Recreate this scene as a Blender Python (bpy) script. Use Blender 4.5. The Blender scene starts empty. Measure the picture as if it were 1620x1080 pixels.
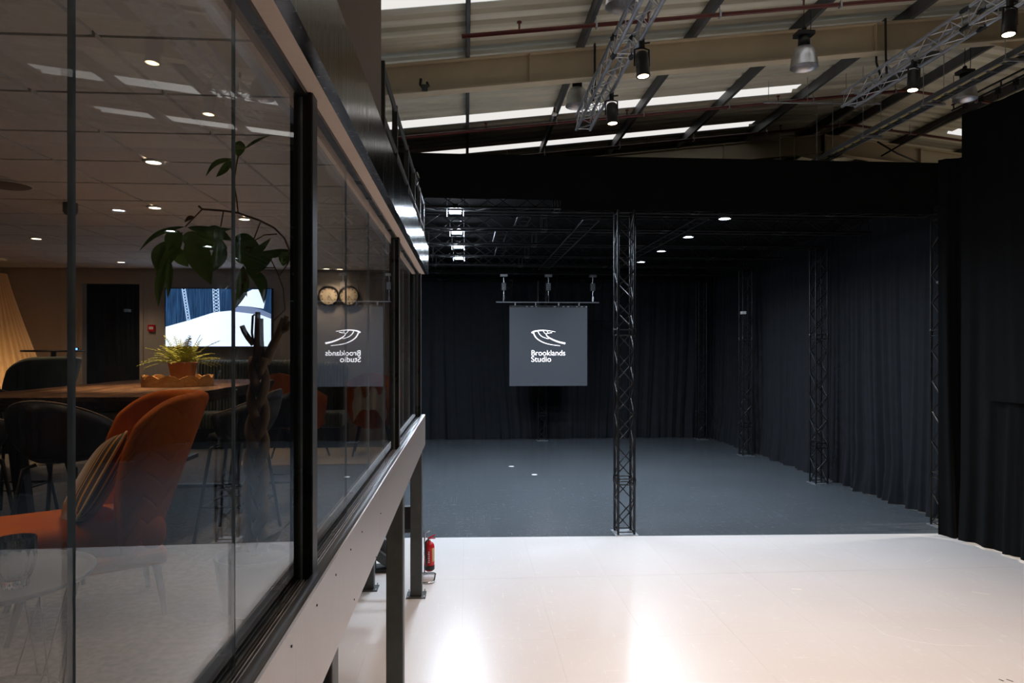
import bpy, math, random
from mathutils import Vector, Matrix, Euler
random.seed(7)
R = math.radians
S = bpy.context.scene
COL = S.collection
# ------------------------------------------------------------------ camera
TH = math.atan(72.6 / 1080.0)           # camera panned a little to the right of the building axis
CH = 3.85                               # lens height above the studio floor
cam_d = bpy.data.cameras.new('camera')
cam_d.sensor_width = 36.0
cam_d.lens = 24.0
cam_d.shift_y = 12.0 / 1620.0
cam_d.clip_start = 0.05
cam_d.clip_end = 200
cam = bpy.data.objects.new('camera', cam_d)
COL.objects.link(cam)
cam.location = (0, 0, CH)
cam.rotation_euler = (R(90), 0, -TH)
S.camera = cam
# ------------------------------------------------------------------ world, exposure
wd = bpy.data.worlds.new('world')
S.world = wd
wd.use_nodes = True
wd.node_tree.nodes['Background'].inputs[0].default_value = (0.75, 0.85, 1.0, 1)
wd.node_tree.nodes['Background'].inputs[1].default_value = 0.5
S.view_settings.view_transform = 'Standard'
S.view_settings.look = 'None'
S.view_settings.exposure = 0.0
S.view_settings.gamma = 1.0
S.view_settings.use_curve_mapping = False
S.cycles.max_bounces = 9
S.cycles.diffuse_bounces = 5
S.cycles.glossy_bounces = 4
S.cycles.transparent_max_bounces = 24
S.cycles.sample_clamp_indirect = 5.0
S.cycles.use_denoising = True
LED_POWER = 1500.0      # radiance of the cold studio fixtures
SPOT_POWER = 370.0     # warm truss spots, watts
ROOM_POWER = 5.5        # lounge downlights

_c, _s = math.cos(TH), math.sin(TH)
def at(px, py, Y):
    """point of the place at building depth Y seen at this spot of the 1620x1080 photograph"""
    a = (px - 810) / 1080.0; b = (552 - py) / 1080.0
    t = Y / (_c - a * _s)
    return Vector(((_s + a * _c) * t, Y, CH + b * t))

# ------------------------------------------------------------------ materials
def mat(name, col=(.5, .5, .5), rough=.5, metal=0., emit=None, es=0., spec=.5, sheen=0., aniso=0., trans=0., ior=1.45, coat=0.):
    m = bpy.data.materials.new(name)
    m.use_nodes = True
    p = m.node_tree.nodes['Principled BSDF']
    p.inputs['Base Color'].default_value = (*col, 1)
    p.inputs['Roughness'].default_value = rough
    p.inputs['Metallic'].default_value = metal
    p.inputs['Specular IOR Level'].default_value = spec
    p.inputs['IOR'].default_value = ior
    if sheen: p.inputs['Sheen Weight'].default_value = sheen
    if aniso: p.inputs['Anisotropic'].default_value = aniso
    if trans: p.inputs['Transmission Weight'].default_value = trans
    if coat:
        p.inputs['Coat Weight'].default_value = coat
        p.inputs['Coat Roughness'].default_value = .12
    if emit:
        p.inputs['Emission Color'].default_value = (*emit, 1)
        p.inputs['Emission Strength'].default_value = es
    return m
class NT:
    def __init__(s, m): s.m = m; s.t = m.node_tree; s.n = s.t.nodes; s.p = s.n.get('Principled BSDF')
    def new(s, t, **kw):
        n = s.n.new(t)
        for k, v in kw.items():
            if k.startswith('i_'):
                key = k[2:].replace('_', ' ')
                n.inputs[int(key) if key.isdigit() else key].default_value = v
            else: setattr(n, k, v)
        return n
    def link(s, a, b): s.t.links.new(a, b)
    def coords(s, scale=(1, 1, 1), rot=(0, 0, 0), kind='Object'):
        tc = s.new('ShaderNodeTexCoord'); mp = s.new('ShaderNodeMapping')
        mp.inputs['Scale'].default_value = scale; mp.inputs['Rotation'].default_value = rot
        if kind == 'World':
            g = s.new('ShaderNodeNewGeometry'); s.link(g.outputs['Position'], mp.inputs['Vector'])
        else: s.link(tc.outputs[kind], mp.inputs['Vector'])
        return mp.outputs['Vector']
    def noise(s, vec, scale=5, detail=4, rough=.55, dist=0.):
        n = s.new('ShaderNodeTexNoise'); n.inputs['Scale'].default_value = scale; n.inputs['Detail'].default_value = detail
        n.inputs['Roughness'].default_value = rough; n.inputs['Distortion'].default_value = dist
        s.link(vec, n.inputs['Vector']); return n.outputs['Fac']
    def ramp(s, fac, stops):
        r = s.new('ShaderNodeValToRGB'); el = r.color_ramp.elements
        while len(el) < len(stops): el.new(.5)
        for e, (p, c) in zip(el, stops):
            e.position = p; e.color = (*c, 1) if len(c) == 3 else c
        s.link(fac, r.inputs['Fac']); return r.outputs['Color']
    def mr(s, fac, a, b, c, d):
        n = s.new('ShaderNodeMapRange'); s.link(fac, n.inputs['Value'])
        for i, v in zip(('From Min', 'From Max', 'To Min', 'To Max'), (a, b, c, d)): n.inputs[i].default_value = v
        return n.outputs['Result']
    def math(s, op, a, b):
        n = s.new('ShaderNodeMath', operation=op)
        for i, v in enumerate((a, b)):
            if isinstance(v, (int, float)): n.inputs[i].default_value = v
            else: s.link(v, n.inputs[i])
        return n.outputs[0]
    def bump(s, h, strength=.3, dist=.01):
        b = s.new('ShaderNodeBump'); b.inputs['Strength'].default_value = strength; b.inputs['Distance'].default_value = dist
        s.link(h, b.inputs['Height']); s.link(b.outputs['Normal'], s.p.inputs['Normal'])
    def mix(s, fac, a, b):
        n = s.new('ShaderNodeMix', data_type='RGBA')
        s.link(fac, n.inputs['Factor'])
        for key, v in ((6, a), (7, b)):
            if isinstance(v, tuple): n.inputs[key].default_value = (*v, 1)
            else: s.link(v, n.inputs[key])
        return n.outputs[2]

M = {}
def noisy(name, c1, c2, scale=6, rough=(.4, .6), metal=0., stretch=(1, 1, 1), bump=0., kind='World', **kw):
    m = mat(name, c1, rough[0], metal, **kw); t = NT(m)
    v = t.coords(stretch, kind=kind); f = t.noise(v, scale)
    t.link(t.ramp(f, [(.35, c1), (.65, c2)]), t.p.inputs['Base Color'])
    t.link(t.mr(f, .3, .7, rough[0], rough[1]), t.p.inputs['Roughness'])
    if bump: t.bump(f, bump, .01)
    M[name] = m
    return m

def floor_mat(name, base, worn, scratch, r0, r1, sc_amt):
    m = mat(name, base, r0); t = NT(m)
    v = t.coords((.55, .55, 1), kind='World')
    f = t.noise(v, 1.1, 2, .4)
    vs = t.coords((.35, 7, 1), (0, 0, .03), 'World'); f2 = t.noise(vs, 2.6, 5, .6, .2)      # brush marks across
    vt = t.coords((26, .5, 1), (0, 0, .5), 'World'); f3 = t.noise(vt, 2.0, 3, .5, .8)      # long drag marks
    vu = t.coords((1, 1, 1), (0, 0, 0), 'World'); f4 = t.noise(vu, 9, 3, .5)
    c = t.mix(t.mr(f, .2, .8, 0, 1), base, worn)
    k = t.math('MULTIPLY', t.mr(f3, .61, .67, 0, 1), t.mr(f4, .5, .6, 0, 1))
    c = t.mix(t.math('MULTIPLY', k, sc_amt), c, scratch)
    vw = t.coords((.7, 22, 1), (0, 0, -.12), 'World'); f5 = t.noise(vw, 2.0, 3, .5, .8)
    k2 = t.math('MULTIPLY', t.mr(f5, .61, .67, 0, 1), t.mr(f4, .52, .62, 0, 1))
    c = t.mix(t.math('MULTIPLY', k2, sc_amt), c, scratch)
    t.link(c, t.p.inputs['Base Color'])
    t.p.inputs['Roughness'].default_value = (r0+r1)/2
    M[name] = m
floor_mat('white_floor', (.70, .67, .655), (.655, .615, .595), (.84, .82, .81), .22, .33, .5)
floor_mat('black_floor', (.066, .075, .083), (.083, .093, .103), (.2, .21, .23), .22, .3, .4)
noisy('joint', (.12, .1, .09), (.18, .16, .15), 6, (.7, .9))
noisy('cloth', (.0115, .0125, .0148), (.0155, .017, .02), 3, (.85, .95), spec=.2)
noisy('cloth_black', (.004, .004, .004), (.006, .006, .0062), 3, (.9, .97), spec=.15)
noisy('truss_black', (.006, .006, .0065), (.01, .01, .011), 8, (.28, .42), spec=.5)
noisy('rig_black', (.004, .004, .0045), (.007, .007, .0075), 8, (.5, .65), spec=.3)
noisy('cloth_navy', (.018, .022, .028), (.026, .031, .038), 3, (.85, .95), spec=.2)
noisy('alu', (.5, .51, .54), (.6, .61, .65), 12, (.3, .42), metal=.9)
noisy('alu_dull', (.3, .31, .33), (.38, .39, .41), 12, (.4, .55), metal=.7)
noisy('chrome', (.6, .6, .62), (.7, .7, .72), 12, (.12, .2), metal=1.)
noisy('roof_sheet', (.46, .445, .35), (.70, .68, .56), 1.6, (.5, .65), stretch=(.12, 2.2, 1))
noisy('purlin', (.075, .08, .085), (.11, .115, .12), 4, (.45, .6), metal=.3)
noisy('beam_paint', (.50, .43, .30), (.56, .485, .34), 2, (.5, .65))
noisy('pipe_red', (.075, .013, .01), (.11, .02, .016), 6, (.4, .55))
noisy('black_metal', (.012, .012, .0125), (.02, .02, .021), 8, (.35, .5))
noisy('frame_black', (.008, .008, .009), (.014, .014, .015), 6, (.25, .36))
noisy('post_grey', (.055, .06, .058), (.075, .08, .077), 5, (.45, .6))
noisy('wall_brown', (.17, .135, .105), (.2, .16, .125), 1.5, (.7, .85))
noisy('wall_dark', (.06, .06, .06), (.08, .08, .08), 1.5, (.8, .9))
noisy('room_wall', (.42, .40, .385), (.47, .445, .425), 1.5, (.8, .9))
noisy('tile', (.68, .63, .6), (.74, .69, .66), 30, (.85, .95), bump=.1)
noisy('grid_bar', (.06, .055, .05), (.08, .075, .07), 6, (.6, .8))
noisy('soffit', (.62, .5, .42), (.66, .54, .46), 40, (.7, .85))
noisy('carpet', (.09, .095, .105), (.16, .16, .165), 30, (.9, 1.), bump=.3)
noisy('rug', (.42, .32, .19), (.55, .42, .26), 40, (.9, 1.), bump=.4)
noisy('velvet', (.46, .105, .012), (.54, .14, .018), 4, (.75, .9), spec=.15, kind='Object')
noisy('green_fabric', (.055, .075, .05), (.085, .105, .07), 6, (.8, .9), sheen=.4)
noisy('leather_dark', (.010, .0105, .012), (.016, .0165, .019), 10, (.45, .6))
noisy('terracotta', (.42, .19, .09), (.5, .24, .12), 14, (.75, .85))
noisy('soil', (.03, .02, .014), (.06, .04, .028), 60, (.9, 1.), bump=.6)
noisy('bark', (.17, .105, .055), (.28, .18, .10), 14, (.8, .9), stretch=(1, 1, .25), bump=.6)
noisy('leaf', (.13, .24, .05), (.19, .32, .07), 6, (.35, .5), kind='Object')
noisy('leaf_brown', (.2, .1, .03), (.14, .09, .03), 6, (.6, .8), kind='Object')
noisy('fern', (.17, .21, .02), (.30, .28, .03), 18, (.5, .7))
noisy('clock_face', (.62, .55, .43), (.66, .59, .47), 6, (.5, .6))
noisy('red_paint', (.55, .012, .02), (.62, .02, .028), 6, (.22, .32))
noisy('cream', (.66, .6, .5), (.72, .66, .56), 20, (.8, .95), bump=.4)
noisy('label_white', (.75, .75, .72), (.8, .8, .78), 10, (.5, .6))
noisy('label_yellow', (.65, .45, .2), (.7, .5, .25), 10, (.5, .6))
noisy('yellow', (.75, .55, .03), (.8, .6, .05), 6, (.4, .5))
noisy('grey_plastic', (.12, .125, .13), (.16, .165, .17), 6, (.4, .5))
noisy('blue_cloth', (.03, .1, .35), (.04, .12, .4), 6, (.6, .7))
noisy('white_gloss', (.75, .74, .72), (.8, .79, .77), 6, (.15, .25))
noisy('concrete', (.3, .27, .25), (.36, .33, .3), 3, (.7, .85))

def wood(name, c1, c2, c3, stretch, scale=3., rough=(.35, .5)):
    m = mat(name, c1, rough[0], spec=.25); t = NT(m)
    v = t.coords(stretch, kind='Object'); f = t.noise(v, scale, 8, .65, 1.2)
    t.link(t.ramp(f, [(.38, c1), (.5, c2), (.62, c3)]), t.p.inputs['Base Color'])
    t.link(t.mr(f, .3, .7, *rough), t.p.inputs['Roughness']); t.bump(f, .25, .004)
    M[name] = m
wood('table_wood', (.03, .013, .005), (.11, .05, .018), (.2, .1, .04), (9, .8, 9), 2.2, (.6, .8))
wood('bark_edge', (.03, .017, .01), (.07, .04, .022), (.11, .065, .035), (8, 2, 14), 2.5, (.6, .8))
wood('tray_wood', (.40, .2, .06), (.5, .27, .09), (.58, .34, .13), (3, 8, 8), 2.5)

def brushed(name, col, r, stretch, b=.25):
    m = mat(name, col, r, 1., aniso=.55); t = NT(m)
    v = t.coords(stretch, kind='World'); f = t.noise(v, 3, 7, .7)
    vb = t.coords((.7, .7, .7), kind='World'); f2 = t.noise(vb, 1.7, 2)
    t.link(t.mr(f, .3, .7, r - .07, r + .1), t.p.inputs['Roughness'])
    n = t.math('ADD', t.math('MULTIPLY', f, .1), f2)
    t.bump(n, b, .02)
    M[name] = m
brushed('fascia_upper', (.2, .195, .19), .2, (14, 14, .5), .05)
brushed('fascia_lower', (.58, .56, .56), .5, (30, 30, 1.2), .08)
brushed('sill_metal', (.2, .2, .21), .34, (30, 1, 30), .1)

def emis(name, col, st):
    m = bpy.data.materials.new(name); m.use_nodes = True
    n = m.node_tree.nodes; n.clear()
    e = n.new('ShaderNodeEmission'); o = n.new('ShaderNodeOutputMaterial')
    e.inputs[0].default_value = (*col, 1); e.inputs[1].default_value = st
    m.node_tree.links.new(e.outputs[0], o.inputs[0])
    M[name] = m
    return m
emis('led', (.74, .86, 1.0), LED_POWER)
emis('spot_lens', (1.0, .72, .42), 14.)
emis('down_lens', (1.0, .8, .55), 9.)
emis('rooflight', (1.0, .97, .93), .85)
emis('logo', (.93, .92, 1.0), 2.4)
emis('tv_white', (.68, .80, 1.0), 2.2)
emis('tv_glare', (.80, .88, 1.0), 3.)
emis('tv_grey', (.25, .33, .55), 1.2)
emis('tv_truss', (.45, .62, .9), 2.0)
emis('green_led', (.1, 1., .35), 6.)
emis('blue_led', (.12, .35, 1.), 4.)
emis('orange_led', (1., .4, .1), 3.)
emis('shade', (1.0, .5, .17), .55)
# striped blue drapes on the television picture
m = mat('tv_blue', (0, 0, 0), .4); t = NT(m)
v = t.coords((40, 1, 2), (0, .25, 0)); f = t.noise(v, 1.2, 3)
t.link(t.ramp(f, [(.3, (.004, .014, .04)), (.7, (.03, .085, .2))]), t.p.inputs['Emission Color'])
t.p.inputs['Emission Strength'].default_value = 1.5
M['tv_blue'] = m
# LED wall between its lit pixels: dark grey with a faint module gradient
m = mat('led_wall', (.06, .065, .075), .35); t = NT(m)
v = t.coords((.4, .4, .4), kind='World'); f = t.noise(v, 1.0, 2)
t.link(t.ramp(f, [(.3, (.038, .044, .058)), (.7, (.058, .064, .082))]), t.p.inputs['Emission Color'])
t.p.inputs['Emission Strength'].default_value = .25
M['led_wall'] = m
# quilted velvet
m = M['velvet'].copy(); m.name = 'velvet_quilted'; t = NT(m)
tc = t.new('ShaderNodeTexCoord'); sep = t.new('ShaderNodeSeparateXYZ'); t.link(tc.outputs['UV'], sep.inputs[0])
u = t.math('MULTIPLY', sep.outputs[0], 5.); vv = t.math('MULTIPLY', sep.outputs[1], 7.)
zz = t.math('ABSOLUTE', t.math('SUBTRACT', t.math('FRACT', u, 0), .5), 0)
ch = t.math('FRACT', t.math('ADD', vv, t.math('MULTIPLY', zz, 1.6)), 0)
ch = t.math('ABSOLUTE', t.math('SUBTRACT', ch, .5), 0)
h = t.mr(ch, .38, .5, 1, 0)
t.bump(h, .45, .01)
M['velvet_quilted'] = m
# striped pillow
m = mat('pillow', (.12, .06, .02), .8, sheen=.4); t = NT(m)
tc = t.new('ShaderNodeTexCoord'); sep = t.new('ShaderNodeSeparateXYZ'); t.link(tc.outputs['UV'], sep.inputs[0])
w = t.math('FRACT', t.math('MULTIPLY', sep.outputs[0], 34.), 0)
t.link(t.mix(t.mr(w, .68, .75, 0, 1), (.06, .035, .02), (.75, .33, .03)), t.p.inputs['Base Color']); t.bump(w, .4, .004)
M['pillow'] = m
# ribbed upholstery
m = M['green_fabric'].copy(); m.name = 'green_ribbed'; t = NT(m)
g = t.new('ShaderNodeNewGeometry'); sep = t.new('ShaderNodeSeparateXYZ'); t.link(g.outputs['Position'], sep.inputs[0])
w = t.math('SINE', t.math('MULTIPLY', sep.outputs[0], 140.), 0)
t.bump(w, .8, .01); M['green_ribbed'] = m
# window glass: clear, mirror-like at grazing angles on both of its faces
m = bpy.data.materials.new('glass'); m.use_nodes = True; t = NT(m); t.n.clear()
g = t.new('ShaderNodeNewGeometry'); d = t.new('ShaderNodeVectorMath', operation='DOT_PRODUCT')
t.link(g.outputs['Normal'], d.inputs[0]); t.link(g.outputs['Incoming'], d.inputs[1])
cosv = t.math('ABSOLUTE', d.outputs['Value'], 0)
pw = t.math('POWER', t.math('SUBTRACT', 1.0, cosv), 5.0)
fr = t.math('ADD', t.math('MULTIPLY', pw, .957), .043)
tr = t.new('ShaderNodeBsdfTransparent'); tr.inputs[0].default_value = (.965, .98, .98, 1)
gl = t.new('ShaderNodeBsdfGlossy'); gl.inputs['Roughness'].default_value = 0.0
mx = t.new('ShaderNodeMixShader'); t.link(fr, mx.inputs[0]); t.link(tr.outputs[0], mx.inputs[1]); t.link(gl.outputs[0], mx.inputs[2])
o = t.new('ShaderNodeOutputMaterial'); t.link(mx.outputs[0], o.inputs[0]); M['glass'] = m
noisy('glass_edge', (.30, .38, .42), (.42, .5, .55), 9, (.12, .3))
m = mat('tumbler', (.95, .97, .98), .02, trans=1., ior=1.45); M['tumbler'] = m

# ------------------------------------------------------------------ mesh helpers
class MB:
    """collects shapes; build() links them as ONE mesh object"""
    def __init__(s): s.v = []; s.f = []; s.sm = []; s.mi = []; s.uv = None
    def add(s, vs, fs, smooth=False, mi=0):
        b = len(s.v); s.v += [Vector(p) for p in vs]
        for f in fs: s.f.append([b + i for i in f]); s.sm.append(smooth); s.mi.append(mi)
        return s
    def box(s, a, b, mi=0):
        x0, y0, z0 = a; x1, y1, z1 = b
        v = [(x0, y0, z0), (x1, y0, z0), (x1, y1, z0), (x0, y1, z0), (x0, y0, z1), (x1, y0, z1), (x1, y1, z1), (x0, y1, z1)]
        return s.add(v, [(0, 3, 2, 1), (4, 5, 6, 7), (0, 1, 5, 4), (1, 2, 6, 5), (2, 3, 7, 6), (3, 0, 4, 7)], False, mi)
    def cbox(s, c, d, rot=None, mi=0):
        n = len(s.v)
        s.box((-d[0]/2, -d[1]/2, -d[2]/2), (d[0]/2, d[1]/2, d[2]/2), mi)
        Rm = Euler(rot).to_matrix() if rot else None
        for i in range(n, len(s.v)):
            p = s.v[i]
            if Rm: p = Rm @ p
            s.v[i] = p + Vector(c)
        return s
    def tube(s, p, q, r, n=8, r2=None, cap=True):
        p = Vector(p); q = Vector(q); r2 = r if r2 is None else r2
        z = (q - p).normalized(); a = Vector((0, 0, 1)) if abs(z.z) < .9 else Vector((1, 0, 0))
        x = z.cross(a).normalized(); y = z.cross(x)
        vs = []
        for k in range(n):
            t = 2*math.pi*k/n; d = x*math.cos(t)+y*math.sin(t)
            vs.append(p+d*r); vs.append(q+d*r2)
        s.add(vs, [(2*k, 2*((k+1) % n), 2*((k+1) % n)+1, 2*k+1) for k in range(n)], True)
        if cap:
            b = len(s.v)
            s.add([vs[2*k] for k in range(n)], [list(range(n))[::-1]]); s.add([vs[2*k+1] for k in range(n)], [list(range(n))])
        return s
    def path(s, pts, r, n=8, cap=True):
        pts = [Vector(p) for p in pts]; rs = r if isinstance(r, (list, tuple)) else [r]*len(pts)
        ref = None; rings = []
        for i, p in enumerate(pts):
            d = (pts[min(i+1, len(pts)-1)]-pts[max(i-1, 0)]).normalized()
            if ref is None:
                ref = d.cross(Vector((0, 0, 1)) if abs(d.z) < .9 else Vector((1, 0, 0))).normalized()
            ref = (ref-d*ref.dot(d)).normalized(); y = d.cross(ref)
            rings.append([p+(ref*math.cos(2*math.pi*k/n)+y*math.sin(2*math.pi*k/n))*rs[i] for k in range(n)])
        vs = [v for g in rings for v in g]; fs = []
        for i in range(len(pts)-1):
            for k in range(n):
                fs.append((i*n+k, i*n+(k+1) % n, (i+1)*n+(k+1) % n, (i+1)*n+k))
        if cap: fs.append(list(range(n))[::-1]); fs.append([(len(pts)-1)*n+k for k in range(n)])
        return s.add(vs, fs, True)
    def lathe(s, prof, c=(0, 0, 0), n=24, closed=False):
        c = Vector(c); vs = []; fs = []; m = len(prof)
        for k in range(n):
            t = 2*math.pi*k/n
            for r, z in prof: vs.append(c+Vector((r*math.cos(t), r*math.sin(t), z)))
        for k in range(n):
            for i in range(m-1):
                a = k*m+i; b = ((k+1) % n)*m+i
                fs.append((a, b, b+1, a+1))
        return s.add(vs, fs, True)
    def prism(s, poly, ax, a, b, mi=0):
        """extrude a 2-D polygon along axis ax (0,1,2) from a to b"""
        def P(u, v, w):
            return ((w, u, v), (u, w, v), (u, v, w))[ax]
        n = len(poly)
        vs = [P(u, v, a) for u, v in poly]+[P(u, v, b) for u, v in poly]
        fs = [list(range(n))[::-1], [n+i for i in range(n)]]+[(i, (i+1) % n, n+(i+1) % n, n+i) for i in range(n)]
        return s.add(vs, fs, False, mi)
    def grid(s, fn, nu, nv, smooth=True, mi=0, uv=False):
        b = len(s.v); vs = [fn(i/nu, j/nv) for j in range(nv+1) for i in range(nu+1)]
        fs = [(j*(nu+1)+i, j*(nu+1)+i+1, (j+1)*(nu+1)+i+1, (j+1)*(nu+1)+i) for j in range(nv) for i in range(nu)]
        if uv:
            s.uv = s.uv or {}
            for j in range(nv+1):
                for i in range(nu+1): s.uv[b+j*(nu+1)+i] = (i/nu, j/nv)
        return s.add(vs, fs, smooth, mi)
    def mesh(s, name, mats, off=None):
        me = bpy.data.meshes.new(name)
        me.from_pydata([tuple(v-off) if off else tuple(v) for v in s.v], [], s.f)
        me.polygons.foreach_set('use_smooth', s.sm); me.polygons.foreach_set('material_index', s.mi)
        for mm in (mats if isinstance(mats, (list, tuple)) else [mats]): me.materials.append(M[mm])
        if s.uv:
            l = me.uv_layers.new(name='UVMap')
            for lp in me.loops: l.data[lp.index].uv = s.uv.get(lp.vertex_index, (0, 0))
        me.update()
        return me
    def build(s, name, mats, parent=None, world=True):
        off = None
        if parent is not None and world: off = wloc(parent)
        return link(name, s.mesh(name, mats, off), parent)
def wloc(o):
    v = Vector((0, 0, 0))
    while o is not None: v += o.location; o = o.parent
    return v
def link(name, data, parent=None, loc=None):
    o = bpy.data.objects.new(name, data); COL.objects.link(o)
    if parent is not None: o.parent = parent
    if loc is not None: o.location = loc
    return o
def tag(o, label, cat, group=None):
    o['label'] = label; o['category'] = cat
    if group: o['group'] = group
    return o
def thing(name, label, cat, loc=(0, 0, 0), group=None, rz=0.):
    o = bpy.data.objects.new(name, None); COL.objects.link(o); o.empty_display_size = .1
    o.location = loc; o.rotation_euler = (0, 0, rz)
    return tag(o, label, cat, group)
def struct(name, loc=None, mb=None, mats=None):
    if mb is None:
        o = bpy.data.objects.new(name, None); COL.objects.link(o); o.location = loc or (0, 0, 0); o.empty_display_size = .1
    else: o = mb.build(name, mats)
    o['kind'] = 'structure'
    return o
def copy_tree(o, parent=None):
    c = o.copy(); COL.objects.link(c); c.parent = parent
    for ch in list(o.children): copy_tree(ch, c)
    return c
def subsurf(o, n=2):
    md = o.modifiers.new('s', 'SUBSURF'); md.levels = n; md.render_levels = n
def bevel(o, w=.01, n=2):
    md = o.modifiers.new('b', 'BEVEL'); md.width = w; md.segments = n; md.limit_method = 'ANGLE'
def lerp(a, b, t): return a+(b-a)*t
def spot_light(parent, loc, power, col, angle, size=.08, blend=.5, aim=None):
    l = bpy.data.lights.new('lamp_light', 'SPOT'); l.energy = power; l.color = col; l.spot_size = R(angle); l.spot_blend = blend; l.shadow_soft_size = size
    o = bpy.data.objects.new('lamp_light', l); COL.objects.link(o); o.parent = parent; o.location = loc
    if aim: o.rotation_euler = Vector(aim).to_track_quat('-Z', 'Y').to_euler()
    return o
# ================================================================== STRUCTURE
# ---- studio floor: painted boards on a slab
floor = struct('floor', mb=MB().box((-13, -4.5, -.2), (24, 33, -.013)), mats='concrete')
def yb(x): return 14.02-.037*(x+.6)          # edge between white and black paint
xs = [-.05+1.22*k for k in range(-6, 10)]
ys = [-3.19+2.44*k for k in range(0, 7)]      # ... 9.01, 11.45
g = .0011
g = .0006; gy = .0004
pm = MB().box((g, gy, -.012), (1.22-g, 2.44-gy, 0)).mesh('floor_panel', 'white_floor')
for i, x in enumerate(xs[:-1]):
    for y in ys[:-1]:
        link('floor_panel', pm, floor, (x, y, 0))
    mb = MB(); x1 = xs[i+1]; y0 = ys[-1]
    mb.prism([(x+g, y0+.003), (x1-g, y0+.003), (x1-g, yb(x1)-.002), (x+g, yb(x)-.002)], 2, -.012, 0)
    mb.build('floor_panel', 'white_floor', floor)
for a, b in ((-7.37, 3.27), (3.27, 10.93)):
    mb = MB(); mb.prism([(a+g, yb(a)+.002), (b-g, yb(b)+.002), (b-g, 29.6), (a+g, 29.6)], 2, -.012, 0)
    mb.build('floor_sheet', 'black_floor', floor)
noisy('scuff', (.83, .78, .72), (.88, .83, .78), 6, (.4, .5))
def on_floor(px, py):
    a = (px-810)/1080.; b = (552-py)/1080.; t_ = -CH/b
    return Vector(((_s+a*_c)*t_, (_c-a*_s)*t_, .0006))
for pts, w, mm in (([(1373, 985), (1400, 1003), (1440, 1013), (1480, 1019), (1520, 1021), (1567, 1021)], .011, 'scuff'), ([(1080, 940), (1110, 949), (1145, 952)], .012, 'scuff'), ([(1252, 931), (1268, 932)], .04, 'scuff'), ([(1538, 936), (1566, 940)], .035, 'scuff'),
                   ([(1463, 993), (1490, 997)], .012, 'scuff'), ([(1360, 966), (1372, 975)], .008, 'scuff'), ([(1465, 889), (1476, 883)], .012, 'scuff'), ([(1290, 873), (1318, 881)], .01, 'scuff'), ([(1371, 856), (1388, 857)], .02, 'scuff'), ([(1580, 1074), (1588, 1077)], .02, 'black_metal'), ([(1592, 1074), (1603, 1078)], .02, 'black_metal'), ([(1170, 905), (1180, 912)], .008, 'scuff')):
    P_ = [on_floor(*p) for p in pts]; vs = []; n = len(P_)
    for k, p in enumerate(P_):
        d = (P_[min(k+1, n-1)]-P_[max(k-1, 0)]).normalized(); q = Vector((-d.y, d.x, 0))*w*(.35 if k in (0, n-1) and n > 2 else 1)/1.0
        vs += [p+q*.5, p-q*.5]
    MB().add(vs, [(2*k, 2*k+1, 2*k+3, 2*k+2) for k in range(n-1)]).build('scuff_mark', mm, floor)
# ---- shell of the warehouse
def zr(x): return 8.39+.115*(x if x <= 9.3 else 18.6-x)      # underside of the purlins
struct('wall_left', mb=MB().box((-13.2, -4.5, -.2), (-13, 33, 8)), mats='wall_dark')
struct('wall_right', mb=MB().box((24, -4.5, -.2), (24.2, 33, 9)), mats='wall_dark')
struct('wall_back', mb=MB().box((-13, 33, -.2), (24, 33.2, 10)), mats='wall_dark')
struct('wall_front', mb=MB().box((-13, -4.7, -.2), (24, -4.5, 10)), mats='wall_dark')
roof = struct('ceiling', (0, 0, 0))
def sheet(y0, y1, xa, xb, m, name, dz=.2):
    n = max(1, round((y1-y0)/.333)); p = (y1-y0)/n; prof = []
    for k in range(n):
        b = y0+k*p
        prof += [(b, 0), (b+p*.55, 0), (b+p*.66, .06), (b+p*.89, .06)]
    prof.append((y1, 0)); vs = []; fs = []
    for (y, h) in prof: vs += [(xa, y, zr(xa)+dz+h), (xb, y, zr(xb)+dz+h)]
    for k in range(len(prof)-1): fs.append((2*k, 2*k+1, 2*k+3, 2*k+2))
    mb = MB().add(vs, fs); mb.build(name, m, roof)
lights_l = [(8.8, 9.38), (13.86, 14.33), (16.17, 16.58)]
cuts = []; y = -4.5
while y < 33:
    nx = y+1.0
    for a, b in lights_l:
        if y < a-.01 < nx: nx = a
        if abs(y-a) < .01: nx = b
    cuts.append((y, nx)); y = nx
for a, b in cuts:
    rl = any(abs(a-l[0]) < .01 for l in lights_l)
    if rl:
        sheet(a, b, -13, -8.5, 'roof_sheet', 'roof_sheet'); sheet(a, b, 7.02, 9.3, 'roof_sheet', 'roof_sheet')
        sheet(a, b, -8.5, 7.02, 'rooflight', 'rooflight', .205)
        sheet(a, b, 9.3, 12.2, 'roof_sheet', 'roof_sheet'); sheet(a, b, 12.2, 18, 'rooflight', 'rooflight', .205); sheet(a, b, 18, 24, 'roof_sheet', 'roof_sheet')
    else:
        sheet(a, b, -13, 9.3, 'roof_sheet', 'roof_sheet'); sheet(a, b, 9.3, 24, 'roof_sheet', 'roof_sheet')
for k in range(-6, 6):
    for x in ((1.8*k if k < 5 else 8.95), 18.6-(1.8*k if k < 5 else 8.95)):
        if not -12.9 < x < 23.9: continue
        z = zr(x); mb = MB()
        mb.box((x-.006, -4.5, z), (x+.006, 33, z+.2)); mb.box((x, -4.5, z), (x+.06, 33, z+.006)); mb.box((x, -4.5, z+.194), (x+.06, 33, z+.2)); mb.box((x+.056, -4.5, z), (x+.06, 33, z+.02))
        mb.build('purlin', 'purlin', roof)
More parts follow.
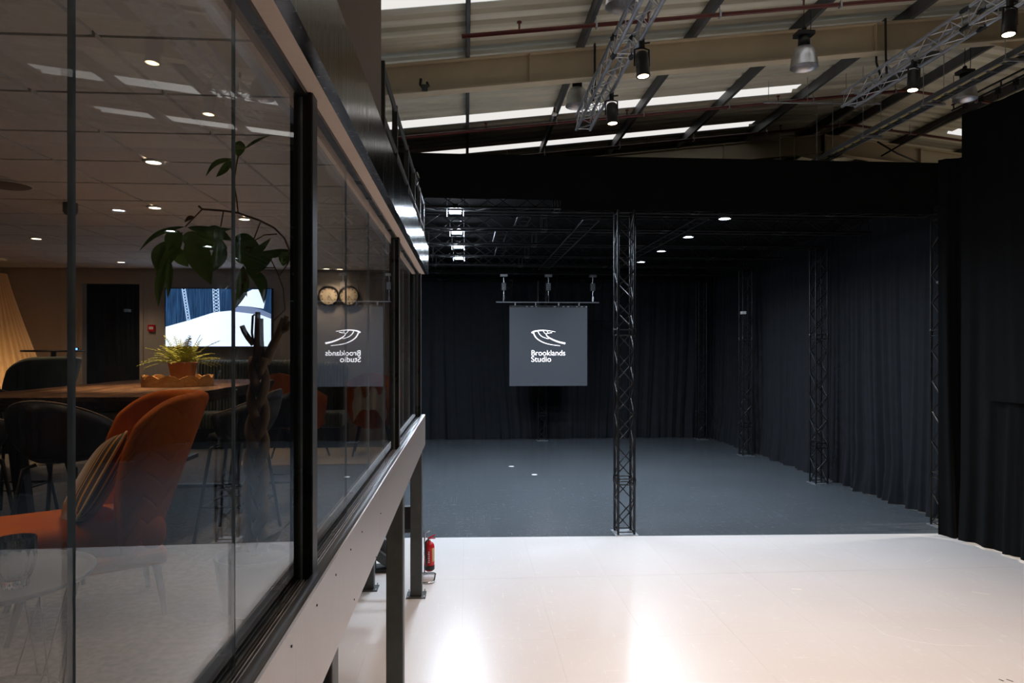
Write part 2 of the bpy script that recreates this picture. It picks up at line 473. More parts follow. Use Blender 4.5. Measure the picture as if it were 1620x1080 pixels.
for yf in (-2.3, 4.2, 10.75, 17.3, 23.9, 30.4):
    for xa, xb in ((-13, 9.3), (24, 9.3)):
        mb = MB(); D = .46
        mb.prism([(xa, zr(xa)), (xb, zr(xb)), (xb, zr(xb)-D), (xa, zr(xa)-D)], 1, yf-.006, yf+.006)
        mb.prism([(xa, zr(xa)), (xb, zr(xb)), (xb, zr(xb)-.018), (xa, zr(xa)-.018)], 1, yf-.1, yf+.1)
        mb.prism([(xa, zr(xa)-D), (xb, zr(xb)-D), (xb, zr(xb)-D-.018), (xa, zr(xa)-D-.018)], 1, yf-.1, yf+.1)
        sg = 1 if xa > xb else -1                    # ridge haunch and end plates
        mb.prism([(xb, zr(xb)-D), (xb+sg*.75, zr(xb+sg*.75)-D), (xb, zr(xb)-D-.22)], 1, yf-.01, yf+.01)
        mb.box((xb-(.02 if sg > 0 else .02), yf-.1, zr(xb)-D-.24), (xb+.02, yf+.1, zr(xb)-.0))
        for xx in (xb+sg*2.65, xb+sg*8.3): mb.box((xx-.008, yf-.095, zr(xx)-D), (xx+.008, yf+.095, zr(xx)-.02))
        mb.build('rafter', 'beam_paint', roof)
# ---- mezzanine lounge: deck, fascias, glazing bars
YE = 10.85
deck = struct('floor', mb=MB().box((-7.4, -3, 2.33), (-.665, YE, 2.46)), mats='carpet')
deck2 = struct('wall_base', mb=MB().box((-7.4, YE, 2.33), (-.92, 11.25, 2.46)), mats='post_grey')
tl = struct('trim_1', (-.643, 0, 2.35))
for a, b in ((-3, 1.62), (1.62, 5.15), (5.15, 8.65), (8.65, YE)):
    MB().box((-.655, a+.0015, 2.35), (-.643, b-.0015, 2.82)).build('fascia_panel', 'fascia_lower', tl)
    MB().box((-.705, a+.0015, 2.806), (-.656, b-.0015, 2.822)).build('sill_panel', 'sill_metal', tl)
for px, py in ((460.7, 1022), (501, 957), (531, 909), (554.5, 869), (572.4, 841), (594.7, 881), (560, 948), (602, 812)):
    a = (px-810)/1080.; t_ = -.643/(_s+a*_c); p = Vector((-.643, (_c-a*_s)*t_, CH+(552-py)/1080.*t_))
    MB().tube(p-Vector((.002, 0, 0)), p+Vector((.004, 0, 0)), .0055, 8).build('bolt', 'black_metal', tl)
tk = struct('trim_2', (-.75, 0, 2.7))
mb = MB(); mb.box((-.80, -3, 2.62), (-.705, YE, 2.775)); mb.build('bottom_track', 'frame_black', tk)
for x in (-.7365, -.7225): MB().box((x-.0025, -3, 2.775), (x+.0025, YE, 2.80)).build('track_rail', 'alu', tk)
MB().box((-.86, -3, 2.46), (-.80, YE, 2.80)).build('inner_upstand', 'frame_black', tk)
tu = struct('trim_3', (-.7, 0, 5.02))
MB().box((-.80, -3, 5.0), (-.722, YE-.1, 5.06)).build('head_track', 'frame_black', tu)
MB().box((-.7215, -3, 5.022), (-.645, YE-.1, 5.034)).build('soffit_strip', 'soffit', tu)
for a, b in ((-3, .6), (.6, 3.2), (3.2, 5.8), (5.8, 8.4), (8.4, YE-.1)):
    MB().box((-.6445, a+.001, 5.02), (-.588, b-.001, 5.44)).build('fascia_panel', 'fascia_upper', tu)
for px, py in ((504, 121), (513.5, 139), (560, 283), (559.7, 295), (600, 295.6), (589.5, 284)):
    a = (px-810)/1080.; b = (552-py)/1080.; t_ = 1.168/b; p = Vector(((_s+a*_c)*t_, (_c-a*_s)*t_, 5.018))
    MB().tube(p, p+Vector((0, 0, .006)), .007, 8).build('screw', 'chrome', tu)
struct('wall_upper', mb=MB().box((-4, -3, 5.44), (-.602, 4.9, 9.3)), mats='wall_brown')
struct('ceiling_deck', mb=MB().box((-7.4, -3, 5.14), (-.646, YE-.1, 5.435)), mats='wall_dark')
mull = [(-1.0, -.89), (3.17, 3.28), (7.21, 7.32), (YE-.2, YE-.09)]
for k, (a, b) in enumerate(mull):
    w = struct('trim_%d' % (4+k), (-.75, a, 2.62))
    MB().box((-.80, a, 2.46), (-.706, b, 5.1)).build('mullion', 'frame_black', w)
    MB().box((-.7055, a+.008, 2.79), (-.70, b-.008, 5.03)).build('cover_strip', 'purlin', w)
# ---- glazing: frameless panes with open joints
edges = [(.42, 1.345), (1.355, 2.25), (2.258, 3.168), (3.283, 4.31), (4.318, 5.30), (5.308, 6.31), (6.318, 7.208), (7.323, 8.2), (8.208, 9.1), (9.108, 9.95), (9.958, YE-.202)]
for k, (a, b) in enumerate(edges):
    mb = MB(); x0, x1, z0, z1 = -.753, -.743, 2.77, 5.02
    v = [(x0, a, z0), (x1, a, z0), (x1, b, z0), (x0, b, z0), (x0, a, z1), (x1, a, z1), (x1, b, z1), (x0, b, z1)]
    mb.add(v, [(1, 2, 6, 5), (3, 0, 4, 7)], False, 0)
    mb.add(v, [(0, 3, 2, 1), (4, 5, 6, 7), (0, 1, 5, 4), (2, 3, 7, 6)], False, 1)
    o = mb.build('window_%d' % (k+1), ['glass', 'glass_edge']); o['kind'] = 'structure'
# ---- lounge shell
WB = 10.55
xd0, xd1, zd = -5.73, -4.81, 4.875
mb = MB()
mb.box((-7.3, WB, 2.46), (xd0, WB+.12, 5.14)); mb.box((xd1, WB, 2.46), (-.87, WB+.12, 5.14)); mb.box((xd0, WB, zd), (xd1, WB+.12, 5.14))
wb = struct('wall_rear', mb=mb, mats='room_wall')
struct('wall_side', mb=MB().box((-7.4, -3, 2.46), (-7.3, YE, 5.14)), mats='room_wall')
struct('wall_entry', mb=MB().box((-7.3, -3.1, 2.46), (-.66, -3, 5.14)), mats='room_wall')
dr = struct('door_1', (xd0, WB, 2.46))
MB().box((xd0, WB-.02, 2.46), (xd0+.05, WB+.1, zd)).build('door_jamb', 'room_wall', dr)
MB().box((xd1-.05, WB-.02, 2.46), (xd1, WB+.1, zd)).build('door_jamb', 'room_wall', dr)
MB().box((xd0+.05, WB-.02, zd-.05), (xd1-.05, WB+.1, zd)).build('door_head', 'room_wall', dr)
rm = struct('ceiling', mb=MB().box((-7.3, -3, 5.075), (-.805, WB, 5.14)), mats='grid_bar')
tm = MB(); e = .011
tm.box((e, e, 0), (.6-e, .6-e, .02)); tm = tm.mesh('ceiling_tile', 'tile')
for i in range(10):
    for j in range(22):
        x = -.815-.6*(i+1); y = WB-.03-.6*(j+1)
        if x < -7.5: continue
        link('ceiling_tile', tm, rm, (x, y, 5.05))
struct('baseboard_rear', mb=MB().box((xd1, WB-.015, 2.46), (-.87, WB-.001, 2.56)), mats='room_wall')
# ================================================================== STUDIO
def box_truss(name, label, cat, loc, rot, L, w, r, br, pitch, m, group=None, joints=(), indiv=True, foot=False, nseg=8):
    """square four-chord truss along its own Z"""
    root = thing(name, label, cat, loc, group); root.rotation_euler = rot
    h = w/2; cs = [(-h, -h), (h, -h), (h, h), (-h, h)]
    cm = MB().tube((0, 0, 0), (0, 0, L), r, nseg+2).mesh('chord', m)
    for x, y in cs: link('chord', cm, root, (x, y, 0))
    cuts = [0]+list(joints)+[L]
    for k in range(4):
        a = Vector((*cs[k], 0)); b = Vector((*cs[(k+1) % 4], 0)); d = (b-a).normalized()*r*.8; a = a+d; b = b-d
        um = dm = None; acc = MB()
        for i in range(len(cuts)-1):
            z0, z1 = cuts[i]+.06, cuts[i+1]-.06
            n = max(1, round((z1-z0)/pitch)); p = (z1-z0)/n
            hz = MB().tube(a, b, br, 6)
            if indiv:
                hm = hz.mesh('rung', m); link('rung', hm, root, (0, 0, z0)); link('rung', hm, root, (0, 0, z1))
                um = MB().tube(a, b+Vector((0, 0, p)), br, 6).mesh('brace', m); dm = MB().tube(b, a+Vector((0, 0, p)), br, 6).mesh('brace', m)
                for j in range(n): link('brace', um if (j+k) % 2 else dm, root, (0, 0, z0+j*p))
            else:
                for zz in (z0, z1): acc.tube(a+Vector((0, 0, zz)), b+Vector((0, 0, zz)), br, 5)
                for j in range(n):
                    q0, q1 = (a, b) if (j+k) % 2 else (b, a)
                    acc.tube(q0+Vector((0, 0, z0+j*p)), q1+Vector((0, 0, z0+(j+1)*p)), br, 5)
        if not indiv: acc.build('bracing', m, root, False)
    if joints:
        jm = MB().lathe([(r*1.02, -.09), (r*1.35, -.06), (r*1.35, .06), (r*1.02, .09)], n=10).tube((-r*1.7, 0, .03), (r*1.7, 0, .03), .009, 6).mesh('coupler', 'truss_black')
        for z in joints:
            for x, y in cs: link('coupler', jm, root, (x, y, z))
    if foot:
        MB().box((-h-.07, -h-.07, 0), (h+.07, h+.07, .012)).build('base_plate', 'alu_dull', root, False)
    return root
TW, TR, TB = .34, .025, .0125
tower_lab = [((3.31, 14.12), 'black square truss tower standing alone on the edge of the white floor', True),
             ((10.1, 18.97), 'black truss tower against the side drapes, nearest to the white floor', True),
             ((10.12, 24.15), 'black truss tower against the side drapes, second from the white floor', True),
             ((10.05, 28.62), 'black truss tower in the far corner of the drapes', False),
             ((3.2, 28.72), 'black truss tower standing behind the hanging screen', False),
             ((10.36, 14.17), 'black truss tower half hidden by the front drape at the white floor edge', False)]
for (x, y), lab, ind in tower_lab:
    box_truss('truss_tower', lab, 'truss', (x, y, 0), (0, 0, 0), 6.74, TW, TR, TB, .32, 'truss_black', 'truss towers carrying the studio rig', (1.1, 4.2), ind, True)
# rig overhead inside the black box
ords = ['nearest', 'second', 'third', 'fourth', 'fifth', 'sixth', 'farthest']
for k in range(7):
    y = 14.2+2.41*k
    box_truss('rig_truss', 'black cross truss of the dark overhead rig, %s from the front' % ords[k], 'truss', (-4.1, y, 6.93), (0, R(90), 0), 14.2, TW, TR, TB, .42, 'rig_black', 'cross trusses of the overhead rig', (3, 6, 9, 12), False)
for k, (x, y0, y1, w, lab) in enumerate([(2.78, 15.0, 24.5, .36, 'long black ladder truss running back along the dark overhead rig'),
        (1.26, 14.75, 15.8, .28, 'short black ladder truss at the front of the overhead rig'),
        (.86, 16.6, 18.2, .28, 'short black ladder truss in the middle of the overhead rig'),
        (1.0, 19.3, 20.9, .26, 'short black ladder truss towards the back of the overhead rig'),
        (5.2, 14.7, 24.0, .3, 'black ladder truss above the right row of round studio lights')]):
    t = thing('ladder_truss', lab, 'truss', (x, y0, 6.78), 'ladder trusses in the overhead rig')
    for sx in (-w/2, w/2): MB().tube((x+sx, y0, 6.72), (x+sx, y1, 6.72), .018, 8).build('rail', 'truss_black', t)
    n = int((y1-y0)/.5)
    rm_ = MB().tube((-w/2, 0, 0), (w/2, 0, 0), .01, 6).mesh('rung', 'truss_black')
    for j in range(n+1): link('rung', rm_, t, (0, j*(y1-y0)/n, -.06))

# ---- drapes
def curtain(label, pts, z0, z1, lam=.42, amp=.07, m='cloth', seed=0, puddle=.0, name='curtain', group=None, flare=1.6, topamp=.55, nz=14, drift=.5, ends=False):
    rnd = random.Random(seed); P = [Vector((x, y, 0)) for x, y in pts]
    d = [0.]
    for a, b in zip(P, P[1:]): d.append(d[-1]+(b-a).length)
    L = d[-1]; nu = max(24, int(L/lam*10))
    ph = [(rnd.uniform(.6, 1.5), rnd.uniform(0, 6.28), rnd.uniform(.3, 1.)) for _ in range(5)]
    ks = []
    def pos(s):
        for i in range(len(P)-1):
            if s <= d[i+1] or i == len(P)-2:
                u = (s-d[i])/(d[i+1]-d[i]); tg = (P[i+1]-P[i]).normalized()
                return P[i].lerp(P[i+1], u), Vector((tg.y, -tg.x, 0))
    def f(u, v):
        s = u*L; p, n = pos(s); z = lerp(z0, z1, 1-v)
        k = 2*math.pi/lam
        sh = drift*math.sin(s*.9+seed)*v*v*.6
        w = 0.
        q = k*(s+sh)+1.6*math.sin(s*.8+ph[3][1])+.8*math.sin(s*2.1+ph[4][1])
        w = math.sin(q+.45*math.sin(q))+.38*math.sin(2.3*q+ph[1][1])+.3*math.sin(.47*q+ph[2][1])
        am = amp*(topamp+(flare-topamp)*v**1.6)
        env = .75+.25*math.sin(s*1.1+ph[0][1])
        tp_ = min(1., min(s, L-s)/.25) if ends else 1.
        off = am*w*env*tp_+tp_*puddle*max(0, v-.86)/.14*(.5+.5*math.sin(k*.33*s+ph[1][1]))
        lift = .02*max(0, v-.9)/.1*(.5+.5*math.sin(k*.5*s+ph[2][1]))
        return p+n*off+Vector((0, 0, z+(lift if z0 < .1 else 0)))
    mb = MB().grid(f, nu, nz)
    o = mb.build(name, m); return tag(o, label, 'curtain', group)
G = 'black studio drapes'
bx = [-4.3, -2.6, -.3, 1.25, 3.3, 6.4, 8.6, 10.74]
blab = ['black back drape behind the glazed lounge, left end', 'black back drape left of the hanging screen, beside the lounge corner', 'narrow black back drape left of the hanging screen',
        'black back drape directly left of the tower behind the screen', 'black back drape to the right of the hanging screen', 'black back drape right of the lone tower', 'black back drape beside the far corner tower']
for k in range(7):
    curtain(blab[k], [(bx[k], 29.27), (bx[k+1], 29.27)], 0.004, 7.26, .5, .055, seed=k+1, puddle=.15, group=G, flare=1.9, ends=True)
ry = [14.5, 16.0, 18.75, 21.6, 24.0, 26.5, 29.27]
rlab = ['black side drape next to the white floor', 'black side drape left of its neighbour at the white floor edge', 'black side drape between the two nearest wall towers, front half', 'black side drape between the two nearest wall towers, rear half',
        'black side drape behind the second wall tower', 'black side drape in the far right corner']
for k in range(6):
    curtain(rlab[k], [(10.74, ry[k+1]), (10.74, ry[k])], 0.004, 7.26, .36, .085, seed=k+21, puddle=.16, group=G, flare=1.7, ends=True)
curtain('front corner drape in black cloth where white and black floor meet', [(9.72, 13.47), (9.9, 13.33), (10.15, 13.2), (10.5, 13.1)], .004, 7.75, .3, .05, 'cloth_black', 41, .1, group=G)
curtain('tall black drape on the overhead track at the right edge', [(9.93, 13.05), (10.0, 12.6), (10.06, 12.1), (10.15, 11.0), (10.2, 8.0), (10.2, 3.0)], .022, 8.55, .55, .06, 'cloth_black', 44, .05, group=G)
curtain('shorter black cloth hanging over the tall drape at the right edge', [(9.93, 12.42), (9.97, 11.6), (10.0, 10.2), (10.0, 7.5)], 2.87, 8.5, .5, .02, 'cloth_black', 47, 0, group=G, flare=1.)
curtain('long black valance cloth across the top of the studio box', [(-4.35, 13.88), (10.35, 13.88)], 6.9, 7.81, 2.6, .02, 'cloth_black', 51, 0, group=G, nz=6)
curtain('dark border cloth under the valance on its right half', [(1.95, 13.97), (9.95, 13.93)], 6.72, 6.95, 2.0, .012, 'cloth_black', 53, 0, group=G, nz=3)
tag(MB().box((-4.35, 13.95, 7.28), (10.9, 29.45, 7.29)).build('roof_cloth', 'cloth_black'), 'black cloth stretched over the top of the studio box', 'cloth')
tag(MB().grid(lambda u, v: Vector((-4.35+.03*math.sin(u*90), 14+15*u, 7.27*v)), 60, 2).build('curtain', 'cloth_black'), 'black side drape behind the lounge building', 'curtain', G)
# track with carriers for the tall drape
t = thing('curtain_track', 'black overhead curtain track with hanging carriers at the right edge', 'curtain track', (9.93, 13.3, 8.83))
for dz in (0, -.11): MB().box((9.915, 3, 8.83+dz), (9.945, 13.35, 8.86+dz)).build('track_rail', 'black_metal', t)
for k in range(12):
    y = 13.3-.62*k; MB().box((9.92, y-.01, 8.72), (9.94, y+.01, 8.86)).build('strap', 'black_metal', t)
    if k % 3 == 0: MB().tube((9.93, y, 8.86), (9.93, y, zr(9.93)+.05), .006, 6).build('hanger_rod', 'black_metal', t)
cm = MB().box((-.03, -.035, -.09), (.03, .035, -.06)).box((-.03, -.035, 0), (.03, .035, .03)).box((-.03, -.035, -.09), (.03, -.02, .03)).box((-.03, .02, -.09), (.03, .035, .03)).tube((0, 0, -.07), (0, 0, -.18), .012, 6).mesh('carrier', 'black_metal')
for k in range(15): link('carrier', cm, t, (0, -.32-.42*k, -.12))

# ---- cold studio lights
right_row = [(5.63, 14.55), (5.63, 17.0), (5.66, 19.5), (5.7, 21.97)]
left_row = [(-.225, 14.32), (-.225, 16.87), (-.225, 19.2), (-.225, 21.6)]
o4 = ['nearest', 'second', 'third', 'farthest']
for k, (x, y) in enumerate(right_row):
    t = thing('studio_light', 'round cold white studio light, %s of the right row' % o4[k], 'studio light', (x, y, 6.7), 'cold white lights of the studio rig')
    MB().lathe([(0, .14), (.06, .14), (.1, .1), (.135, .06), (.135, -.035), (.128, -.035), (.126, .0)], (x, y, 6.72), 24).build('housing', 'black_metal', t)
    MB().lathe([(0, 0), (.125, 0)], (x, y, 6.715), 24).build('lens', 'led', t)
    mb = MB(); mb.path([(x-.15, y, 6.75), (x-.15, y, 6.9), (x, y, 6.93), (x+.15, y, 6.9), (x+.15, y, 6.75)], .009, 6); mb.tube((x, y, 6.92), (x, y, 7.05), .015, 8); mb.build('yoke', 'black_metal', t)
for k, (x, y) in enumerate(left_row):
    t = thing('studio_light', 'square cold white studio light, %s of the left row' % o4[k], 'studio light', (x, y, 6.7), 'cold white lights of the studio rig')
    mb = MB(); mb.box((x-.13, y-.13, 6.72), (x+.13, y+.13, 6.8)); mb.box((x-.06, y-.06, 6.8), (x+.06, y+.06, 6.88)); mb.build('housing', 'black_metal', t)
    MB().box((x-.115, y-.115, 6.7), (x+.115, y+.115, 6.715)).build('lens', 'led', t)
    for sx in (-.17, .17): MB().box((x+sx-.006, y-.02, 6.62), (x+sx+.006, y+.02, 7.0)).build('side_arm', 'alu_dull', t)
    MB().box((x-.176, y-.02, 7.0), (x+.176, y+.02, 7.012)).build('cross_bar', 'alu_dull', t)

# ---- hanging LED screen with its pipe and hoists
SY = 26.4; sx0, sx1, sz0, sz1 = 1.676, 4.719, 2.418, 5.467
t = thing('led_screen', 'square grey LED screen hanging in the studio with a glowing logo', 'screen', ((sx0+sx1)/2, SY, sz0))
MB().box((sx0, SY, sz0), (sx1, SY+.08, sz1)).build('screen_face', 'led_wall', t)
mb = MB(); mb.box((sx0, SY+.005, sz1+.002), (sx1, SY+.09, sz1+.075))
mb.build('header_bar', 'black_metal', t)
rnd = random.Random(3)
for k in range(17):
    x = sx0+.12+k*(sx1-sx0-.2)/16; MB().box((x, SY-.004, sz1+.025), (x+.05+.05*rnd.random(), SY+.004, sz1+.05)).build('rigging_clip', rnd.choice(['alu_dull', 'alu_dull', 'chrome']), t)
def spx(u, v):   # pixel of the lettering on the screen plane
    px = 820+u/12.; py = 500+v/12.
    return Vector((sx0+(px-806)*(sx1-sx0)/123., SY-.004, sz1-(py-486)*(sz1-sz0)/124.))
def stroke(pts, w0, w1):
    n = 18; pts = [Vector((a, b)) for a, b in pts]
    def cr(u):
        u = u*(len(pts)-1); i = min(int(u), len(pts)-2); f = u-i
        p0 = pts[max(i-1, 0)]; p1 = pts[i]; p2 = pts[i+1]; p3 = pts[min(i+2, len(pts)-1)]
        return .5*((2*p1)+(p2-p0)*f+(2*p0-5*p1+4*p2-p3)*f*f+(3*p1-p0-3*p2+p3)*f*f*f)
    vs = []; fs = []
    for k in range(n+1):
        p = cr(k/n); d = (cr(min(1, k/n+.01))-cr(max(0, k/n-.01))).normalized(); nn = Vector((-d.y, d.x)); w = lerp(w0, w1, k/n)/2
        a, b = p+nn*w, p-nn*w; vs += [spx(*a), spx(*b)]
    for k in range(n): fs.append((2*k, 2*k+2, 2*k+3, 2*k+1))
    MB().add(vs, fs).build('logo_stroke', 'logo', t)
stroke([(250, 315), (300, 287), (370, 272), (470, 266), (560, 271), (640, 283), (702, 294)], 30, 6)
stroke([(287, 315), (310, 370), (350, 420), (420, 470), (520, 513), (640, 540), (790, 558)], 24, 9)
stroke([(370, 288), (400, 340), (450, 385), (520, 413), (575, 426)], 15, 11)
stroke([(470, 280), (490, 310), (522, 336)], 12, 10)
stroke([(540, 277), (556, 304), (528, 336)], 10, 12)
stroke([(525, 332), (540, 370), (590, 410), (680, 455), (780, 490), (888, 514)], 14, 34)
stroke([(556, 322), (636, 308)], 10, 16)
def text(body, u0, u1, vbase, parent):
    cu = bpy.data.curves.new('text', 'FONT'); cu.body = body; cu.size = 1; cu.offset = .0
    ob = bpy.data.objects.new('text', cu); COL.objects.link(ob)
    dg = bpy.context.evaluated_depsgraph_get(); me = bpy.data.meshes.new_from_object(ob.evaluated_get(dg))
    bpy.data.objects.remove(ob)
    lo = min(v.co.x for v in me.vertices); hi = max(v.co.x for v in me.vertices)
    a = spx(u0, vbase); b = spx(u1, vbase); sc = (b.x-a.x)/(hi-lo); L0 = wloc(parent)
    for v in me.vertices: v.co = Vector((a.x+(v.co.x-lo)*sc, a.y, a.z+v.co.y*sc))-L0
    me.materials.append(M['logo']); o = link('lettering', me, parent); return o
text('Brooklands', 248, 888, 742, t)
text('Studio', 244, 620, 862, t)
t = thing('screen_pipe', 'thin horizontal pipe above the hanging screen', 'pipe', (3.18, SY+.04, 5.67))
MB().tube((1.16, SY+.04, 5.67), (5.19, SY+.04, 5.67), .025, 10).build('pipe', 'alu_dull', t)
for x in (1.9, 2.7, 3.6, 4.4): MB().box((x-.02, SY+.02, 5.53), (x+.02, SY+.06, 5.69)).build('clamp', 'alu_dull', t)
for x, lab in ((1.456, 'left chain hoist above the hanging screen'), (3.2, 'middle chain hoist above the hanging screen'), (4.943, 'right chain hoist above the hanging screen')):
    t = thing('chain_hoist', lab, 'hoist', (x, SY+.04, 5.7), 'chain hoists carrying the screen')
    MB().box((x-.14, SY-.05, 6.66), (x+.14, SY+.13, 6.75)).build('beam_trolley', 'alu_dull', t)
    MB().tube((x, SY+.04, 6.42), (x, SY+.04, 6.66), .03, 8).build('hook', 'chrome', t)
    o = MB().box((x-.09, SY-.05, 6.13), (x+.09, SY+.13, 6.42)).build('body', 'grey_plastic', t); bevel(o, .02)
    MB().tube((x, SY+.04, 5.9), (x, SY+.04, 6.13), .018, 6).build('chain', 'chrome', t)
    MB().box((x-.03, SY+.01, 5.7), (x+.03, SY+.07, 5.92)).build('load_hook', 'chrome', t)
    MB().path([(x+.09, SY+.04, 6.3), (x+.2, SY+.04, 6.2), (x+.32, SY+.04, 6.3), (x+.36, SY+.04, 6.72)], .008, 6).build('cable', 'black_metal', t)
# small devices on towers
t = thing('tower_camera', 'small white camera clipped to a wall tower', 'camera', (9.93, 23.9, 4.9))
MB().box((9.84, 23.8, 5.1), (10.0, 23.95, 5.2)).build('body', 'white_gloss', t); MB().box((9.88, 23.82, 4.8), (10.0, 23.92, 5.1)).build('bracket', 'black_metal', t); MB().box((9.9, 23.8, 4.82), (9.95, 23.82, 4.87)).build('lens', 'chrome', t)
t = thing('sensor_box', 'small box with a green light on the front corner tower', 'sensor', (10.1, 13.9, 5.0))
MB().box((10.08, 13.86, 4.98), (10.17, 13.93, 5.13)).build('body', 'black_metal', t); MB().box((10.1, 13.85, 5.15), (10.15, 13.88, 5.18)).build('lamp', 'green_led', t); MB().cbox((10.08, 13.9, 5.25), (.14, .08, .05), (0, .5, 0)).build('hood', 'alu_dull', t)
for (px, py) in ((809, 737.5), (845.5, 750.5)):
    b = (552-py)/1080.; a = (px-810)/1080.; t_ = -CH/b; p = Vector(((_s+a*_c)*t_, (_c-a*_s)*t_, .001))
    o = tag(MB().lathe([(0, .003), (.085, .003), (.09, 0)], p, 16).build('floor_sticker', 'label_white'), 'pale round sticker on the black floor, %s' % ('farther and further left' if px < 820 else 'nearer and further right'), 'sticker', 'stickers on the black floor')

# ---- overhead in the warehouse bay: trusses, spots, pipes, high bays, tray
for nm, x, z, lab in (('a', 2.02, 7.76, 'silver box truss hanging under the roof above the lone tower'), ('b', 6.78, 8.27, 'silver box truss hanging under the roof towards the right')):
    box_truss('lighting_truss', lab, 'truss', (x, 2.7, z), (R(-90), 0, 0), 9.0, .24, .024, .008, .25, 'alu', 'silver trusses under the warehouse roof', (3.0, 6.0))
def spot(x, y, z, lab, ax, ay):
    t = thing('truss_spot', lab, 'spotlight', (x, y, z), 'black spotlights on the silver trusses')
    d = Vector((ax, ay, -1)).normalized(); q = Vector((0, 0, -1)).rotation_difference(d).to_matrix()
    o = MB().lathe([(0, .0), (.055, 0), (.075, -.02), (.08, -.06), (.082, -.28), (.086, -.28), (.086, -.305), (.07, -.305), (.07, -.29)], n=20)
    o.v = [q @ v+Vector((x, y, z-.13)) for v in o.v]; o.build('body', 'black_metal', t)
    o = MB().lathe([(0, -.3), (.069, -.3)], n=20); o.v = [q @ v+Vector((x, y, z-.13)) for v in o.v]; o.build('lens', 'spot_lens', t)
    mb = MB(); mb.path([(x-.09, y, z-.3), (x-.09, y, z-.1), (x, y, z-.07), (x+.09, y, z-.1), (x+.09, y, z-.3)], .012, 6); mb.build('yoke', 'black_metal', t)
    mb = MB(); mb.box((x-.03, y-.025, z-.08), (x+.03, y+.025, z+.03)); mb.tube((x+.03, y, z-.02), (x+.1, y, z-.01), .012, 6); mb.build('clamp', 'black_metal', t)
    l = spot_light(t, Vector((0, 0, -.13))+d*.32, SPOT_POWER, (1.0, .78, .63), 105, .07, .7, d)
labs = {0: 'nearest to the lone tower', 1: 'second from the lone tower'}
for k, y in enumerate((10.0, 8.25, 6.3, 4.4)):
    spot(2.15, y, 7.62, 'black spotlight on the left silver truss, %s' % (('nearest to the back', 'second from the back', 'third from the back', 'closest to the camera')[k]), .05, -.05)
for k, y in enumerate((9.75, 7.95, 6.2, 4.4)):
    spot(6.66, y, 8.13, 'black spotlight on the right silver truss, %s' % (('nearest to the back', 'second from the back', 'third from the back', 'closest to the camera')[k]), -.1, -.05)
# beam straps that carry the trusses
for x, z, lab in ((2.02, 7.9, 'black sling tying the left silver truss to the roof beam'), (6.78, 8.4, 'black sling tying the right silver truss to the roof beam')):
    mb = MB(); top = zr(x)+.03
    for sx in (0,):
        mb.path([(x+sx, 10.6, z-.1), (x+sx, 10.62, z+.2), (x+sx, 10.63, top), (x+sx, 10.88, top), (x+sx, 10.88, z+.2), (x+sx, 10.75, z-.1)], .018, 6)
    tag(mb.build('sling', 'black_metal'), lab, 'sling', 'slings on the roof beam')
def pipe(y, xa, drop, lab, heads):
    z = lambda x: zr(x)-drop
    t = thing('sprinkler_pipe', lab, 'pipe', (xa, y, z(xa)), 'red sprinkler pipes under the roof')
    MB().path([(xa, y, z(xa)), (9.3, y, z(9.3)), (22, y, z(22))], .03, 10).build('pipe', 'pipe_red', t)
    for x in heads:
        MB().tube((x, y, z(x)+.03), (x, y, z(x)+.13), .014, 8).lathe([(0, .02), (.035, .02), (.035, .0), (0, 0)], (x, y, z(x)+.12), 10).build('sprinkler_head', 'pipe_red', t)
    x = 1.85
    while x < 16:
        MB().box((x-.012, y-.04, z(x)-.045), (x+.012, y+.04, z(x)+.045)).tube((x, y, z(x)), (x, y, zr(x)+.1), .007, 6).build('pipe_hanger', 'alu_dull', t); x += 1.8
pipe(9.62, -.06, .14, 'red sprinkler pipe in front of the near roof beam', [.75, 2.6, 4.9, 6.8])
pipe(13.85, -12, .14, 'red sprinkler pipe between the two roof beams', [.4, 3.3, 6.5, 8.4])
pipe(16.05, -12, .14, 'red sprinkler pipe just in front of the far roof beam', [1., 4.3, 7.6, 10.4, 12.6])
def high_bay(x, y, z, lab, r=.2):
    t = thing('high_bay_lamp', lab, 'lamp', (x, y, z), 'unlit bell lamps under the warehouse roof')
    MB().lathe([(r*.42, .30), (r*.6, .29), (r*.8, .22), (r*.93, .12), (r, .0), (r*1.02, -.01), (r*.99, -.01), (r*.9, .11), (r*.75, .21), (r*.4, .27)], (x, y, z), 28).build('reflector', 'alu', t)
    o = MB().lathe([(0, .48), (.085, .48), (.085, .29), (0, .29)], (x, y, z), 20).build('ballast_housing', 'black_metal', t)
    MB().box((x-.125, y-.1, z+.46), (x+.125, y+.1, z+.52)).build('top_plate', 'black_metal', t)
    top = zr(x)-.002
    MB().tube((x, y, z+.52), (x, y, top), .005, 6).lathe([(.03, .56), (.04, .57), (.03, .6), (.02, .57), (.03, .56)], (x, y, z), 10).build('hook_wire', 'black_metal', t)
    MB().path([(x+.1, y, z+.52), (x+.11, y, z+.7), (x+.1, y, top)], .006, 6).build('cable', 'black_metal', t)
high_bay(5.07, 9.95, 8.09, 'silver bell lamp right of the left silver truss')
high_bay(1.9, 11.6, 8.02, 'silver bell lamp beside the end of the left silver truss')
high_bay(1.9, 8.25, 8.05, 'silver bell lamp cut off by the top of the picture')
high_bay(9.1, 11.9, 8.42, 'silver bell lamp half hidden by the cable tray')
for y, lab in ((8.5, 'lit bell lamp beyond the tall drape, nearer'), (14.5, 'lit bell lamp beyond the tall drape, farther'), (20.5, 'lit bell lamp beyond the side drapes')):
    high_bay(16.5, y, 7.6, lab); l = spot_light(bpy.data.objects[S.collection.objects[-1].name].parent, (0, 0, .1), 2100, (1, .88, .74), 120, .1, .4, (0, 0, -1))
t = thing('cable_tray', 'long dark cable tray hanging under the roof at the right', 'cable tray', (7.86, 3, 8.0))
